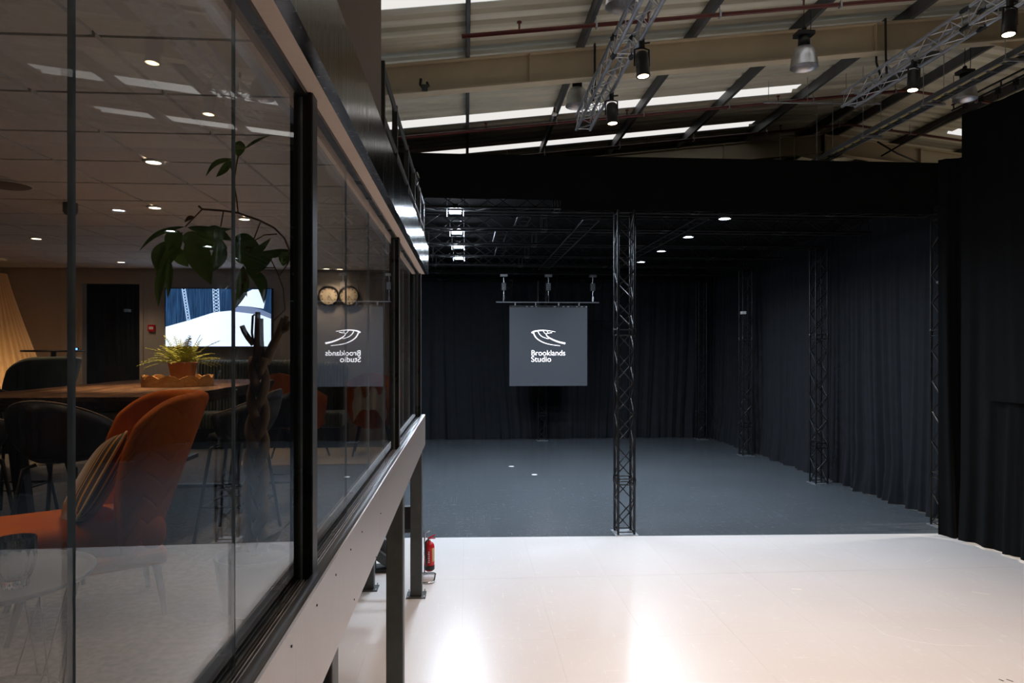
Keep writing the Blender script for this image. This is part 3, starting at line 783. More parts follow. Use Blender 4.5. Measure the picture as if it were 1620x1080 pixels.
for x in (7.74, 7.98): MB().box((x-.008, 3, 8.0), (x+.008, 24, 8.09)).build('side_rail', 'purlin', t); MB().box((x-.02, 3, 7.994), (x+.012, 24, 7.9995)).build('rail_lip', 'alu_dull', t)
rg = MB().box((-.112, -.02, 0), (.112, .02, .012)).mesh('rung', 'purlin')
for k in range(70): link('rung', rg, t, (0, .15+.3*k, .01))
MB().path([(7.82, 3, 8.025), (7.8, 8, 8.025), (7.84, 13, 8.025), (7.82, 24, 8.025)], .006, 6).build('cable', 'yellow', t)
MB().path([(7.89, 3, 8.03), (7.92, 9, 8.03), (7.9, 24, 8.03)], .016, 6).build('cable', 'black_metal', t)
for k in range(11):
    y = 4.0+1.75*k
    mb = MB(); mb.box((7.66, y-.02, 7.96), (8.06, y+.02, 7.994))
    for x in (7.68, 8.04): mb.tube((x, y, 7.97), (x, y, zr(x)+.05), .006, 6)
    mb.build('trapeze_hanger', 'alu_dull', t)
# hanging conduit rails near the ridge
t = thing('conduit_rail', 'thin conduit rail hanging under the roof near the ridge', 'conduit', (6.6, 13.6, 8.9))
MB().tube((5.9, 13.2, 8.75), (8.3, 13.2, 8.78), .02, 8).build('rail', 'alu_dull', t)
for x in (6.0, 6.8, 7.6, 8.2): MB().tube((x, 13.2, 8.76), (x, 13.2, zr(x)+.1), .006, 6).build('rod', 'alu_dull', t)
for (p, lab) in ((at(877, 183, 13.6), 'small round smoke detector under the roof beside the bell lamp'), (at(1448, 132, 12.2), 'small round smoke detector under the roof at the right truss')):
    t = thing('smoke_detector', lab, 'detector', p, 'detectors under the warehouse roof')
    MB().lathe([(0, 0), (.045, .005), (.06, .03), (.05, .05), (0, .055)], p, 16).build('sensor_body', 'label_white', t); MB().tube(p+Vector((0, 0, .05)), (p.x, p.y, zr(p.x)+.1), .02, 8).build('stem', 'pipe_red', t)
p = at(672, 137, 10.62)
t = thing('beam_clamp', 'small black hook clamp on the near roof beam', 'clamp', p)
MB().path([p+Vector((-.06, 0, .12)), p+Vector((-.07, 0, .03)), p+Vector((0, 0, -.06)), p+Vector((.06, 0, .02)), p+Vector((.03, 0, .07))], .02, 8).build('hook', 'black_metal', t)
MB().cbox(p+Vector((0, .0, -.02)), (.09, .04, .1)).build('jaw', 'black_metal', t)
# slack stay cable and drop cables beyond the valance
tag(MB().path([at(1525, 176, 13.9), at(1480, 199, 14.2), at(1430, 226, 14.6), at(1394, 247, 15.0)], .02, 6).build('stay_cable', 'black_metal'), 'black stay cable sloping down beside the tall drape', 'cable')
tag(MB().path([at(1388, 224, 17.0), at(1420, 243, 17.0), at(1465, 262, 17.0)], .022, 6).build('stay_cable', 'black_metal'), 'black cable hanging in front of the far roof beam', 'cable')
# ---- rail on the lounge roof
t = thing('guard_rail', 'dark steel guard rail on the lounge roof edge', 'railing', (-.67, 5.5, 5.44))
pmh = MB().box((-.025, -.025, 0), (.025, .025, .7)).mesh('rail_post', 'post_grey')
for y in (5.5, 6.5, 7.75, 8.75, 9.75, 10.6): link('rail_post', pmh, t, (0, y-5.5, 0))
for z in (6.1, 5.71): MB().tube((-.665, 5.5, z), (-.665, 10.6, z), .021, 10).build('rail_tube', 'post_grey', t)
MB().path([(-.63, 8.75, 6.1), (-.60, 8.76, 6.02), (-.63, 8.77, 5.94), (-.66, 8.77, 6.0)], .014, 8).build('shackle', 'chrome', t)
# ---- steel posts under the lounge
def post(x0, x1, y0, y1, lab, z1=2.33, plate=True):
    t = thing('steel_post', lab, 'post', ((x0+x1)/2, (y0+y1)/2, 0), 'steel posts under the lounge')
    o = MB().box((x0, y0, .012), (x1, y1, z1)).build('column', 'post_grey', t); bevel(o, .012)
    MB().box((x0-.06, y0-.06, 0), (x1+.06, y1+.06, .014)).build('base_plate', 'post_grey', t)
    for a in (x0-.035, x1+.035):
        for b in (y0-.035, y1+.035): MB().tube((a, b, .012), (a, b, .05), .011, 6).build('bolt', 'chrome', t)
post(-.875, -.69, 7.55, 7.75, 'grey steel post under the lounge, middle one in view')
post(-.865, -.685, 10.66, 10.84, 'grey steel post under the lounge corner beside the fire extinguisher')
post(-.87, -.69, 3.58, 3.76, 'dark steel post under the lounge at the bottom edge')
post(-1.64, -1.47, 11.02, 11.18, 'steel post standing further under the lounge')
t = thing('switch_box', 'dark metal box and rail fixed beside the corner post', 'electrical box', (-.95, 11.0, .9))
MB().box((-1.0, 10.9, 1.0), (-.88, 11.05, 1.35)).build('box', 'black_metal', t); MB().box((-1.468, 11.05, .9), (-.72, 11.12, .98)).build('rail', 'post_grey', t); MB().box((-.80, 11.05, 0.005), (-.72, 11.12, .9)).build('upright', 'post_grey', t)
t = thing('folded_ramp', 'dark folded metal ramp leaning on the floor under the lounge', 'ramp', (-1.45, 12.0, 0))
MB().cbox((-1.5, 12.1, .42), (.5, .06, .3), (.25, .62, 0)).build('deck', 'grey_plastic', t); MB().cbox((-1.5, 11.95, .27), (.6, .09, .16), (.1, .62, 0)).build('frame', 'post_grey', t); MB().box((-1.75, 11.85, .004), (-1.25, 12.2, .06)).build('foot', 'black_metal', t)
MB().cbox((-1.6, 11.98, .14), (.08, .08, .22)).build('leg', 'black_metal', t)
# ---- fire extinguisher on its stand
ex, ey = -.62, 11.62
t = thing('extinguisher_stand', 'chrome loop stand under the red fire extinguisher', 'stand', (ex, ey, 0))
MB().path([(ex-.16, 11.75, .02), (ex+.06, 11.75, .02), (ex+.1, 11.7, .02), (ex+.09, 11.3, .02), (ex+.05, 11.26, .02), (ex-.16, 11.26, .02)], .014, 8).build('base_loop', 'chrome', t)
MB().path([(ex-.09, 11.75, .02), (ex-.09, 11.77, .7), (ex, 11.77, .74)], .012, 8).build('upright', 'chrome', t)
t = thing('fire_extinguisher', 'red fire extinguisher with black hose beside the corner post', 'fire extinguisher', (ex, ey, .1))
MB().lathe([(0, .1), (.05, .1), (.075, .12), (.082, .15), (.086, .16), (.086, .2)], (ex, ey, 0), 24).build('foot_ring', 'red_paint', t)
MB().lathe([(.0865, .13), (.089, .135), (.089, .2), (.0865, .205)], (ex, ey, 0), 24).build('base_band', 'black_metal', t)
MB().lathe([(.086, .2), (.086, .5), (.08, .54), (.06, .575), (.03, .595), (.022, .6), (.022, .63)], (ex, ey, 0), 24).build('cylinder', 'red_paint', t)
mb = MB(); mb.tube((ex, ey, .62), (ex, ey, .66), .024, 10); mb.build('valve', 'chrome', t)
mb = MB(); mb.cbox((ex+.04, ey-.02, .685), (.12, .022, .015), (0, -.45, 0)); mb.cbox((ex+.035, ey-.02, .655), (.13, .022, .012)); mb.build('lever', 'red_paint', t)
MB().path([(ex-.02, ey-.03, .645), (ex-.06, ey-.07, .6), (ex-.055, ey-.095, .45), (ex-.04, ey-.098, .3), (ex-.04, ey-.1, .2)], .016, 8).build('hose', 'black_metal', t)
def patch(a0, a1, z0, z1, m_):
    mb = MB().grid(lambda u, v: Vector((ex+.0872*math.cos(lerp(a0, a1, u)), ey+.0872*math.sin(lerp(a0, a1, u)), lerp(z0, z1, v))), 6, 1); mb.build('label', m_, t)
for k in range(6): patch(R(-102+(k % 2)*3), R(-84), .26+k*.034, .28+k*.034, 'label_white')
patch(R(-55), R(-22), .27, .5, 'label_yellow')
# ================================================================== LOUNGE
ZF = 2.46
# ---- downlights
dl = [((-1.99, 4.5), 'warm recessed downlight in the lounge ceiling, nearest to the glass front', 9), ((-4.63, 7.7), 'warm recessed downlight above the high table', 7), ((-4.72, 9.7), 'recessed downlight in front of the curtained doorway', 5), ((-2.03, 6.42), 'warm recessed downlight behind the money tree crown', 9),
      ((-2.07, 10.3), 'small downlight above the pair of wall clocks, left one', 3), ((-1.88, 10.34), 'small downlight above the pair of wall clocks, right one', 3), ((-2.62, 5.95), 'recessed downlight above the potted fern', 34), ((-3.2, 2.6), 'recessed downlight above the side table', 8)]
for (x, y), lab, pw in dl:
    t = thing('downlight', lab, 'downlight', (x, y, 5.04), 'recessed downlights of the lounge ceiling')
    MB().lathe([(.045, 0), (.062, -.001), (.066, .004), (.066, .012)], (x, y, 5.038), 20).build('trim_ring', 'label_white', t)
    MB().lathe([(0, 0), (.045, 0)], (x, y, 5.04), 20).build('lens', 'down_lens', t)
    spot_light(t, (0, 0, -.02), pw*ROOM_POWER, (1.0, .70, .45), 62 if 'fern' in lab else 120, .04, .8, (0, 0, -1))
t = thing('ceiling_speaker', 'round dark speaker in the lounge ceiling', 'speaker', (-3.33, 5.2, 5.03))
MB().lathe([(0, .0), (.13, 0), (.15, .008), (.16, .02)], (-3.33, 5.2, 5.03), 24).build('grille', 'wall_brown', t); MB().lathe([(.15, .01), (.165, .01), (.165, .02)], (-3.33, 5.2, 5.028), 24).build('rim', 'tile', t)
t = thing('ceiling_sensor', 'small grey cylinder sensor on the lounge ceiling', 'sensor', (-3.25, 5.85, 4.95))
MB().lathe([(0, 0), (.04, .005), (.055, .03), (.055, .1)], (-3.25, 5.85, 4.95), 18).build('body', 'grey_plastic', t)
# ---- live-edge bar table
def slab():
    c = Vector((-2.72, 6.08)); hx, hy = .74, 1.38; out = []
    n = 64
    for k in range(n):
        a = 2*math.pi*k/n; ca, sa = math.cos(a), math.sin(a); q = 9.
        r = (abs(ca)**q+abs(sa)**q)**(-1/q)
        w = 1+.02*math.sin(3*a+1)+.012*math.sin(11*a)+.012*math.sin(17*a+2)
        out.append(Vector((c.x+hx*ca*r*w, c.y+hy*sa*r*(1+(w-1)*.5))))
    return c, out
t = thing('bar_table', 'long live-edge wooden bar table behind the orange armchair', 'table', (-2.72, 6.08, ZF))
c, out = slab(); mb = MB(); n = len(out)
top = [(p.x, p.y, 3.53) for p in out]; mid = [(c.x+(p.x-c.x)*.995, c.y+(p.y-c.y)*.998, 3.50) for p in out]; bot = [(c.x+(p.x-c.x)*(.955+.012*math.sin(9*k)), c.y+(p.y-c.y)*(.975+.006*math.sin(7*k)), 3.435) for k, p in enumerate(out)]
mb.add(top, [list(range(n))]); mb.add(bot, [list(range(n))[::-1]], False, 1)
mb.add(top+mid, [(n+k, n+(k+1) % n, (k+1) % n, k) for k in range(n)], True, 1); mb.add(mid+bot, [(n+k, n+(k+1) % n, (k+1) % n, k) for k in range(n)], True, 1)
mb.build('tabletop', ['table_wood', 'bark_edge'], t)
for y in (5.05, 7.1):
    for sx in (-1, 1): MB().cbox((-2.72+sx*.42, y, ZF+.487), (.08, .08, .976), (0, sx*.12, 0)).build('leg', 'black_metal', t)
    MB().box((-3.2, y-.04, ZF), (-2.24, y+.04, ZF+.03)).build('foot_rail', 'black_metal', t); MB().box((-3.05, y-.04, 3.40), (-2.39, y+.04, 3.432)).build('top_rail', 'black_metal', t)
MB().box((-2.74, 5.05, ZF+.3), (-2.70, 7.1, ZF+.34)).build('stretcher', 'black_metal', t)
# ---- bar chairs
def bucket(hb, ha, rx, ry, a=112):
    def f(u, v):
        ph = R(lerp(-a, a, u)); b = max(0, math.cos(ph*.80)); hh = lerp(ha, hb, b**1.5)
        k = v; bulge = math.sin(k*math.pi/2)
        rr = lerp(.30, 1.0, bulge**.8)
        return Vector((-rx*math.cos(ph)*rr-.05*v*b, ry*math.sin(ph)*rr, hh*(k**1.7)))
    return f
def bar_chair(name, lab, m, loc, rz, group, sh=.72):
    t = thing(name, lab, 'bar chair', loc, group, rz)
    mb = MB().grid(bucket(.36, .2, .25, .27), 28, 9); mb.v = [v+Vector((0, 0, sh)) for v in mb.v]
    o = mb.build('shell', m, t, False); sd = o.modifiers.new('s', 'SOLIDIFY'); sd.thickness = .03; sd.offset = 0
    rim = [bucket(.36, .2, .25, .27)(k/40, 1.0)+Vector((0, 0, sh+.008)) for k in range(41)]
    MB().path(rim, .006, 6).build('edge_bead', 'wall_brown', t, False)  # lighter tan tube paints in the highlight along the shell's edge
    o = MB().lathe([(0, .05), (.12, .05), (.19, .03), (.2, -.0), (.15, -.03), (0, -.03)], (.02, 0, sh+.01), 24).build('seat', m, t, False)
    for sx, sy in ((1, 1), (1, -1), (-1, 1), (-1, -1)):
        MB().path([(.1*sx, .1*sy, sh-.03), (.15*sx, .15*sy, sh-.05), (.235*sx, .235*sy, 0)], .013, 8).build('leg', 'black_metal', t, False)
    MB().path([(.195*a, .195*b, .25) for a, b in ((1, 1), (1, -1), (-1, -1), (-1, 1), (1, 1))], .01, 6).build('footrest', 'black_metal', t, False)
    return t
b0 = bar_chair('bar_chair', 'dark bucket bar chair right of the money tree trunk', 'leather_dark', (-1.66, 6.15, ZF), R(180), 'dark bar chairs around the wooden table')
for (x, y, rz, lab) in ((-1.7, 5.25, 178, 'dark bucket bar chair between the orange armchair and the money tree'), (-2.5, 4.42, 92, 'dark bucket bar chair right behind the orange armchair'), (-3.2, 4.55, 80, 'dark bucket bar chair at the end of the table, left of the orange armchair'),
                        (-3.78, 5.95, 0, 'dark bucket bar chair on the far side of the table')):
    o = copy_tree(b0); o.location = (x, y, ZF); o.rotation_euler = (0, 0, R(rz)); o['label'] = lab
# ---- fern in terracotta pot on scalloped tray
tx, ty = -2.5, 6.12
t = thing('scalloped_tray', 'round wooden tray with scalloped rim under the fern', 'tray', (tx, ty, 3.53))
MB().lathe([(0, .0), (.27, 0), (.27, .015), (0, .015)], (tx, ty, 3.531), 40).build('tray_base', 'tray_wood', t)
def rimf(r):
    return lambda u, v: Vector((tx+r*math.cos(2*math.pi*u), ty+r*math.sin(2*math.pi*u), 3.532+v*(.065+.03*abs(math.sin(2*math.pi*u*5.5)))))
mb = MB(); mb.grid(rimf(.285), 132, 1); mb.grid(rimf(.267), 132, 1)
for k in range(132):
    pass
mb.grid(lambda u, v: Vector((tx+lerp(.267, .285, v)*math.cos(2*math.pi*u), ty+lerp(.267, .285, v)*math.sin(2*math.pi*u), 3.532+.065+.03*abs(math.sin(2*math.pi*u*5.5)))), 132, 1)
mb.build('scalloped_rim', 'tray_wood', t)
t = thing('potted_fern', 'yellow-green fern in a terracotta pot on the table', 'potted plant', (tx+.04, ty, 3.548))
fx, fy = tx+.04, ty
MB().lathe([(0, 0), (.085, 0), (.095, .06), (.105, .12), (.118, .175), (.118, .19), (.105, .19), (.1, .17)], (fx, fy, 3.548), 28).build('pot', 'terracotta', t)
MB().lathe([(0, .172), (.102, .168)], (fx, fy, 3.548), 20).build('soil', 'soil', t)
rnd = random.Random(11)
for k in range(44):
    a = k*2.4+rnd.uniform(-.3, .3); el = rnd.uniform(.25, 1.35); L = rnd.uniform(.2, .38)*(1.05 if el < .9 else .85)
    p = Vector((fx+.03*math.cos(a), fy+.03*math.sin(a), 3.715)); mb = MB(); pts = []
    d = Vector((math.cos(a)*math.cos(el), math.sin(a)*math.cos(el), math.sin(el)))
    n = 15
    for j in range(n):
        pts.append(p.copy()); p = p+d*(L/n); d = (d+Vector((0, 0, -.035-.03*(1.3-el)))).normalized()
    mb.path(pts, .0025, 4)
    for j in range(2, n):
        q = pts[j]; dd = (pts[j]-pts[j-1]).normalized(); sd = dd.cross(Vector((0, 0, 1))).normalized(); w = .042*math.sin(math.pi*(j/n)**.8)+.006
        for s2 in (-1, 1):
            tip = q+sd*s2*w+dd*w*.5+Vector((0, 0, rnd.uniform(-.008, .006))); b1 = q-dd*.003; b2 = q+dd*.004
            mb.add([b1, b1.lerp(tip, .5)-dd*.002, tip, b2.lerp(tip, .5)+dd*.003, b2], [(0, 1, 2, 3, 4)], False)
    mb.build('frond', 'fern', t)
# ---- orange wing chair and a green relative
def wing_chair(name, lab, m1, m2, loc, rz, top=1.14):
    t = thing(name, lab, 'armchair', loc, None, rz)
    def f(u, v):
        s = 2*u-1; am = R(lerp(66, 93, min(1, v*1.25)**.8)); ph = s*am; a = abs(s)
        zt = top-.13*max(0, (a-.5)/.5)**2.6; z = lerp(.30, zt, v)
        rx = lerp(.30, .33, v); ry = lerp(.33, .38, min(1, v*1.4))
        return Vector((-rx*math.cos(ph)-(.32-.08*a)*max(0, z-.42)+.06+.04*a*a*math.sin(v*math.pi), ry*math.sin(ph), z))
    mb = MB().grid(f, 30, 16, uv=True); o = mb.build('back_shell', [m1, m2], t, False)
    sd = o.modifiers.new('s', 'SOLIDIFY'); sd.thickness = .085; sd.offset = 1; sd.material_offset = 1; sd.material_offset_rim = 0
    subsurf(o, 1)
    mb = MB().cbox((.17, 0, .43), (.80, .56, .18)); o = mb.build('seat_cushion', m1, t, False); bevel(o, .07, 5)
    for p in o.data.polygons: p.use_smooth = True
    mb = MB().cbox((.14, 0, .31), (.74, .60, .08)); o = mb.build('seat_base', m2, t, False); bevel(o, .03, 3)
    for sx, sy in ((.42, .24), (.42, -.24), (-.2, .24), (-.2, -.24)):
        MB().tube((sx*.9, sy*.9, .28), (sx*1.08, sy*1.1, 0), .024, 10, .014).build('leg', 'black_metal', t, False)
    return t
wing_chair('wing_chair', 'orange velvet wing armchair with quilted back by the glass', 'velvet', 'velvet_quilted', (-1.90, 3.80, ZF), R(213))
# striped cushion leaning in it
def pil(sgn):
    def f(u, v):
        x, y = 2*u-1, 2*v-1; th = .085*((1-x**4)*(1-y**4))**.55; q = 1-.06*(1-abs(x))*abs(y)-.06*(1-abs(y))*abs(x)
        return Vector((sgn*th, x*.235*q, y*.235*q))
    return f
t = thing('striped_cushion', 'dark cushion with thin orange stripes leaning in the orange armchair', 'cushion', (-1.93, 3.70, ZF+.46), rz=R(219))
mb = MB(); mb.grid(pil(1), 20, 20, uv=True); mb.grid(pil(-1), 20, 20, uv=True); Rm = Euler((R(22), R(-28), R(-14))).to_matrix(); mb.v = [Rm @ v+Vector((0, 0, .235)) for v in mb.v]
mb.build('cover', 'pillow', t, False)
ed = [pil(1)(k/20, 0) for k in range(20)]+[pil(1)(1, k/20) for k in range(20)]+[pil(1)(1-k/20, 1) for k in range(20)]+[pil(1)(0, 1-k/20) for k in range(21)]
MB().path([Rm @ v+Vector((0, 0, .235)) for v in ed], .006, 6).build('edge_bead', 'label_yellow', t, False)
# ---- side table with tumbler
sx_, sy_ = -1.86, 2.78
t = thing('side_table', 'round wire-legged side table in front of the orange armchair', 'table', (sx_, sy_, ZF))
MB().lathe([(0, .48), (.33, .48), (.36, .487), (.37, .505), (.362, .508), (.352, .494), (.33, .49), (0, .49)], (sx_, sy_, ZF), 48).build('tray_top', 'grey_plastic', t)
for k in range(14):
    a = 2*math.pi*k/14; b = a+2*math.pi/14*(.9 if k % 2 else -.9)
    MB().tube((sx_+.31*math.cos(a), sy_+.31*math.sin(a), ZF+.48), (sx_+.25*math.cos(b), sy_+.25*math.sin(b), ZF+.01), .004, 6).build('wire_leg', 'black_metal', t)
MB().path([(sx_+.25*math.cos(2*math.pi*k/32), sy_+.25*math.sin(2*math.pi*k/32), ZF+.008) for k in range(33)], .005, 6).build('base_ring', 'black_metal', t)
gx, gy, gz = at(24, 905, 2.7).x, 2.7, ZF+.492
t = thing('tumbler', 'ribbed glass tumbler on the side table', 'glass', (gx, gy, gz))
def rib(r, z, k, n): return Vector((gx+r*(1+.025*math.cos(k*2*math.pi/n*14))*math.cos(2*math.pi*k/n), gy+r*(1+.025*math.cos(k*2*math.pi/n*14))*math.sin(2*math.pi*k/n), gz+z))
prof = [(.03, 0), (.042, .004), (.046, .03), (.062, .07), (.068, .11), (.068, .185), (.064, .185), (.063, .11), (.056, .072), (.04, .036), (.03, .03)]
n = 84; mb = MB(); vs = [rib(r, z, k, n) for r, z in prof for k in range(n)]
mb.add(vs, [(i*n+k, i*n+(k+1) % n, (i+1)*n+(k+1) % n, (i+1)*n+k) for i in range(len(prof)-1) for k in range(n)]+[list(range(n))[::-1], [(len(prof)-1)*n+k for k in range(n)]], True)
mb.build('ribbed_glass', 'tumbler', t)
# ---- money tree
TY = 3.62
pb = at(402, 870, 3.75)
t = thing('money_tree', 'tall money tree with braided trunk and drooping leaves beside the glass', 'tree', (pb.x, pb.y, ZF))
MB().lathe([(0, 0), (.15, 0), (.17, .02), (.2, .27), (.205, .29), (.19, .29), (.185, .26)], (pb.x, pb.y, ZF), 32).build('pot', 'black_metal', t)
MB().lathe([(0, .262), (.186, .262)], (pb.x, pb.y, ZF), 24).build('soil', 'soil', t)
def px(pts, Y=TY): return [at(a, b, Y+(c_[0] if c_ else 0)) for a, b, *c_ in pts]
k_ = 10.8
def cz(u, v): return (330+u/10.8, 480+v/10.8)
for s2 in range(3):                                   # braided strands
    pts = []
    for j in range(27):
        y = lerp(872, 566, j/26); ph = (y-566)/75.*math.pi+s2*math.pi*2/3; cxx = lerp(402, 410, j/26); w = lerp(16, 11, j/26)
        q = at(cxx+w*math.sin(ph), y, lerp(3.75, TY, j/26)+.035*math.sin(2*ph)); pts.append(q)
    MB().path(pts, [lerp(.03, .021, j/26) for j in range(27)], 10).build('trunk', 'bark', t)
stubs = [([cz(760, 705), cz(680, 590), cz(610, 480), cz(570, 380)], [.012, .015, .014, .013]), ([cz(820, 1010), cz(835, 600), cz(840, 145)], [.022, .017, .013]), ([cz(900, 1010), cz(892, 600), cz(898, 255)], [.02, .014, .011]),
         ([cz(960, 1020), cz(1080, 760), cz(1200, 510), cz(1280, 250)], [.026, .024, .02, .013]), ([cz(1200, 520), cz(1290, 360), cz(1335, 215)], [.016, .013, .012]), ([cz(1220, 500), cz(1340, 440), cz(1395, 310)], [.012, .012, .01]), ([cz(770, 690), cz(740, 500), cz(755, 210), cz(790, 190)], [.006, .006, .006, .005]), ([cz(770, 880), cz(735, 1040)], [.006, .004])]
for pts, rr in stubs: MB().path(px(pts), rr, 9).build('branch', 'bark', t)
def c6(u, v): return (210+u/6., 310+v/6.)
twigs = [[(1320, 1200), (1445, 1080), (1430, 880), (1380, 740), (1310, 600)], [(1490, 520), (1440, 400), (1340, 300), (1200, 230), (1000, 160), (860, 140), (660, 125), (625, 95)], [(1000, 160), (985, 20), (960, -120)], [(660, 125), (500, 290)], [(860, 150), (835, 290)], [(1210, 250), (1150, 410)],
         [(1370, 360), (1250, 370), (1160, 420), (1060, 650)], [(1350, 680), (1260, 680), (1170, 740)], [(1395, 750), (1475, 640), (1490, 520)], [(960, -120), (985, -300), (1010, -420)]]
for k, tw in enumerate(twigs): MB().path(px([c6(*p) for p in tw]), .0055 if k == 1 else .0035, 6).build('twig', 'bark', t)
rnd = random.Random(5)
def leaf(b, e, w, bend=.0, m_='leaf', dy=None, sag=0., scale=6.):
    dy = rnd.uniform(-.1, .1) if dy is None else dy
    p0 = at(*b, TY+dy*.4); p1 = at(*e, TY+dy); ax = (p1-p0); L = ax.length; d = ax.normalized(); view = Vector((.29, -.95, .05))
    sd = d.cross(view).normalized(); nn = sd.cross(d); wm = w/scale*3.55/1080./2
    def f(u, v):
        s = 2*u-1; pr = (math.sin(math.pi*min(1, v**.85))**.8)*(1-.25*v) if 0 < v < 1 else 0
        return p0+d*L*v+sd*(s*wm*pr*1.15+bend*L*math.sin(math.pi*v))+nn*(abs(s)*wm*pr*.45+.05*L*math.sin(math.pi*v))+Vector((0, 0, sag*L*math.sin(math.pi*v)))
    MB().grid(f, 6, 12).build('leaf', m_, t)
A = [((490, 290), (60, 525), 46, .1), ((470, 340), (215, 750), 110, -.05), ((350, 420), (235, 735), 120, .12), ((330, 590), (240, 1050), 85, .04), ((350, 590), (332, 970), 62, -.02), ((385, 480), (530, 672), 120, .05), ((560, 380), (745, 842), 215, .02), ((850, 440), (735, 730), 130, -.08), ((520, 300), (945, 312), 70, .06), ((470, 520), (570, 560), 70, 0),
     ((600, 320), (900, 500), 190, .08), ((520, 340), (640, 560), 150, 0), ((440, 330), (330, 520), 150, .0), ((700, 310), (940, 420), 120, .0), ((1050, 655), (1345, 550), 165, .1), ((1070, 670), (1245, 1022), 110, -.16), ((1050, 680), (955, 1085), 105, -.08), ((1090, 590), (1312, 398), 70, .05), ((960, 400), (1215, 490), 120, -.05), ((1490, 515), (1190, 530), 80, -.1), ((1490, 525), (1425, 665), 110, .1),
     ((1060, 650), (960, 420), 120, 0), ((1000, 560), (1180, 430), 110, 0)]
for a, b, w, bd in A: leaf(c6(*a), c6(*b), w, bd)
leaf(c6(1050, 660), c6(1085, 960), 60, .05, 'leaf_brown'); leaf(c6(1180, 480), c6(1060, 500), 45, .1, 'leaf_brown'); leaf(c6(590, 200), c6(490, 250), 40, .1, 'leaf_brown')
def c9(u, v): return (300+u/9., 210+v/9.)
for a, b, w, bd in [((610, 370), (230, 620), 70, .14), ((590, 390), (375, 630), 100, -.06), ((600, 400), (612, 560), 60, 0), ((725, 115), (690, 350), 150, 0), ((780, 230), (1150, 35), 42, -.03)]: leaf(c9(*a), c9(*b), w, bd, dy=.0, scale=9.)
leaf((414, 857), (446, 838), 70, .1, 'leaf_brown', 0.12); leaf((446, 838), (468, 803), 18, .1, 'leaf_brown', 0.1)
# ---- television
ty_ = WB-.1
def tp(u, v, k=0): return at(250+u/8.526, 440+v/8.526, ty_-.001*k)
t = thing('television', 'large wall television showing a bright empty studio', 'television', (-3.68, ty_, 4.32))
a = tp(90, 128); b = tp(1545, 930)
MB().box((a.x, ty_+.002, b.z), (b.x, ty_+.06, a.z)).build('casing', 'frame_black', t)
def scr(pts, m_, k): MB().add([tp(*p, k) for p in pts], [list(range(len(pts)))[::-1]]).build('screen_picture', m_, t)
scr([(102, 140), (1530, 145), (1525, 918), (102, 918)], 'tv_blue', 1)
scr([(102, 655), (400, 572), (760, 458), (985, 437), (1050, 452), (1380, 492), (1525, 546), (1524, 918), (102, 918)], 'tv_white', 2)
scr([(1000, 445), (1035, 380), (1230, 382), (1400, 425), (1525, 480), (1525, 546), (1380, 492), (1050, 456)], 'tv_grey', 2)
scr([(1062, 372), (1120, 225), (1275, 150), (1472, 150), (1425, 410), (1230, 380)], 'tv_white', 2)
mb = MB()
for (x0, y0, x1, y1, w, n) in ((345, 142, 413, 572, 44, 11), (777, 142, 790, 452, 78, 7)):
    for j in range(n):
        f0, f1 = j/n, (j+1)/n; xa, xb = lerp(x0, x1, f0), lerp(x0, x1, f1); ya, yb_ = lerp(y0, y1, f0), lerp(y0, y1, f1)
        for s2 in (-1, 1):
            p, q = (xa-s2*w/2, ya), (xb+s2*w/2, yb_); e_ = w*.09
            mb.add([tp(p[0]-e_, p[1], 3), tp(p[0]+e_, p[1], 3), tp(q[0]+e_, q[1], 3), tp(q[0]-e_, q[1], 3)], [(3, 2, 1, 0)])
    for s2 in (-1, 1): mb.add([tp(x0+s2*w/2-4, y0, 3), tp(x0+s2*w/2+4, y0, 3), tp(x1+s2*w/2+4, y1, 3), tp(x1+s2*w/2-4, y1, 3)], [(3, 2, 1, 0)])
mb.build('screen_picture', 'tv_truss', t)
# ---- clocks, call point, switch
for x, lab in ((-2.08, 'left of two round wall clocks'), (-1.777, 'right of two round wall clocks, cut by a glass joint')):
    t = thing('wall_clock', lab, 'clock', (x, WB, 4.66), 'pair of round wall clocks')
    cl = MB().lathe([(0, 0), (.15, 0), (.158, .02), (.158, .04), (.135, .045), (.13, .03)], n=36); Q = Euler((R(90), 0, 0)).to_matrix(); cl.v = [Q @ v+Vector((x, WB-.002, 4.66)) for v in cl.v]; cl.build('rim', 'black_metal', t)
    cl = MB().lathe([(0, .028), (.136, .028)], n=36); cl.v = [Q @ v+Vector((x, WB-.002, 4.66)) for v in cl.v]; dial = cl.build('dial', 'clock_face', t)
    for k in range(12):
        a = k*math.pi/6; MB().cbox((x+.108*math.sin(a), WB-.032, 4.66+.108*math.cos(a)), (.011, .003, .02), (0, a, 0)).build('hour_mark', 'black_metal', dial)
    for a, L in ((2.5, .095), (3.35, .065)): MB().cbox((x+L/2*math.sin(a), WB-.034, 4.66+L/2*math.cos(a)), (.007, .003, L), (0, a, 0)).build('hand', 'black_metal', dial)
p = at(241, 519, WB)
t = thing('call_point', 'small red fire alarm call point on the lounge wall', 'alarm', p)
MB().box((p.x-.05, WB-.04, p.z-.05), (p.x+.05, WB-.001, p.z+.05)).build('housing', 'red_paint', t); MB().box((p.x-.03, WB-.043, p.z-.018), (p.x+.03, WB-.0401, p.z+.022)).build('glass_plate', 'label_white', t)
p = at(121, 552, WB-.03)
t = thing('wall_switch', 'small wall switch with a blue light beside the doorway', 'switch', p)
MB().box((p.x-.03, WB-.045, p.z-.02), (p.x+.03, WB-.021, p.z+.02)).build('plate', 'black_metal', t); MB().box((p.x-.022, WB-.049, p.z-.014), (p.x+.022, WB-.0451, p.z+.014)).build('lamp', 'blue_led', t)
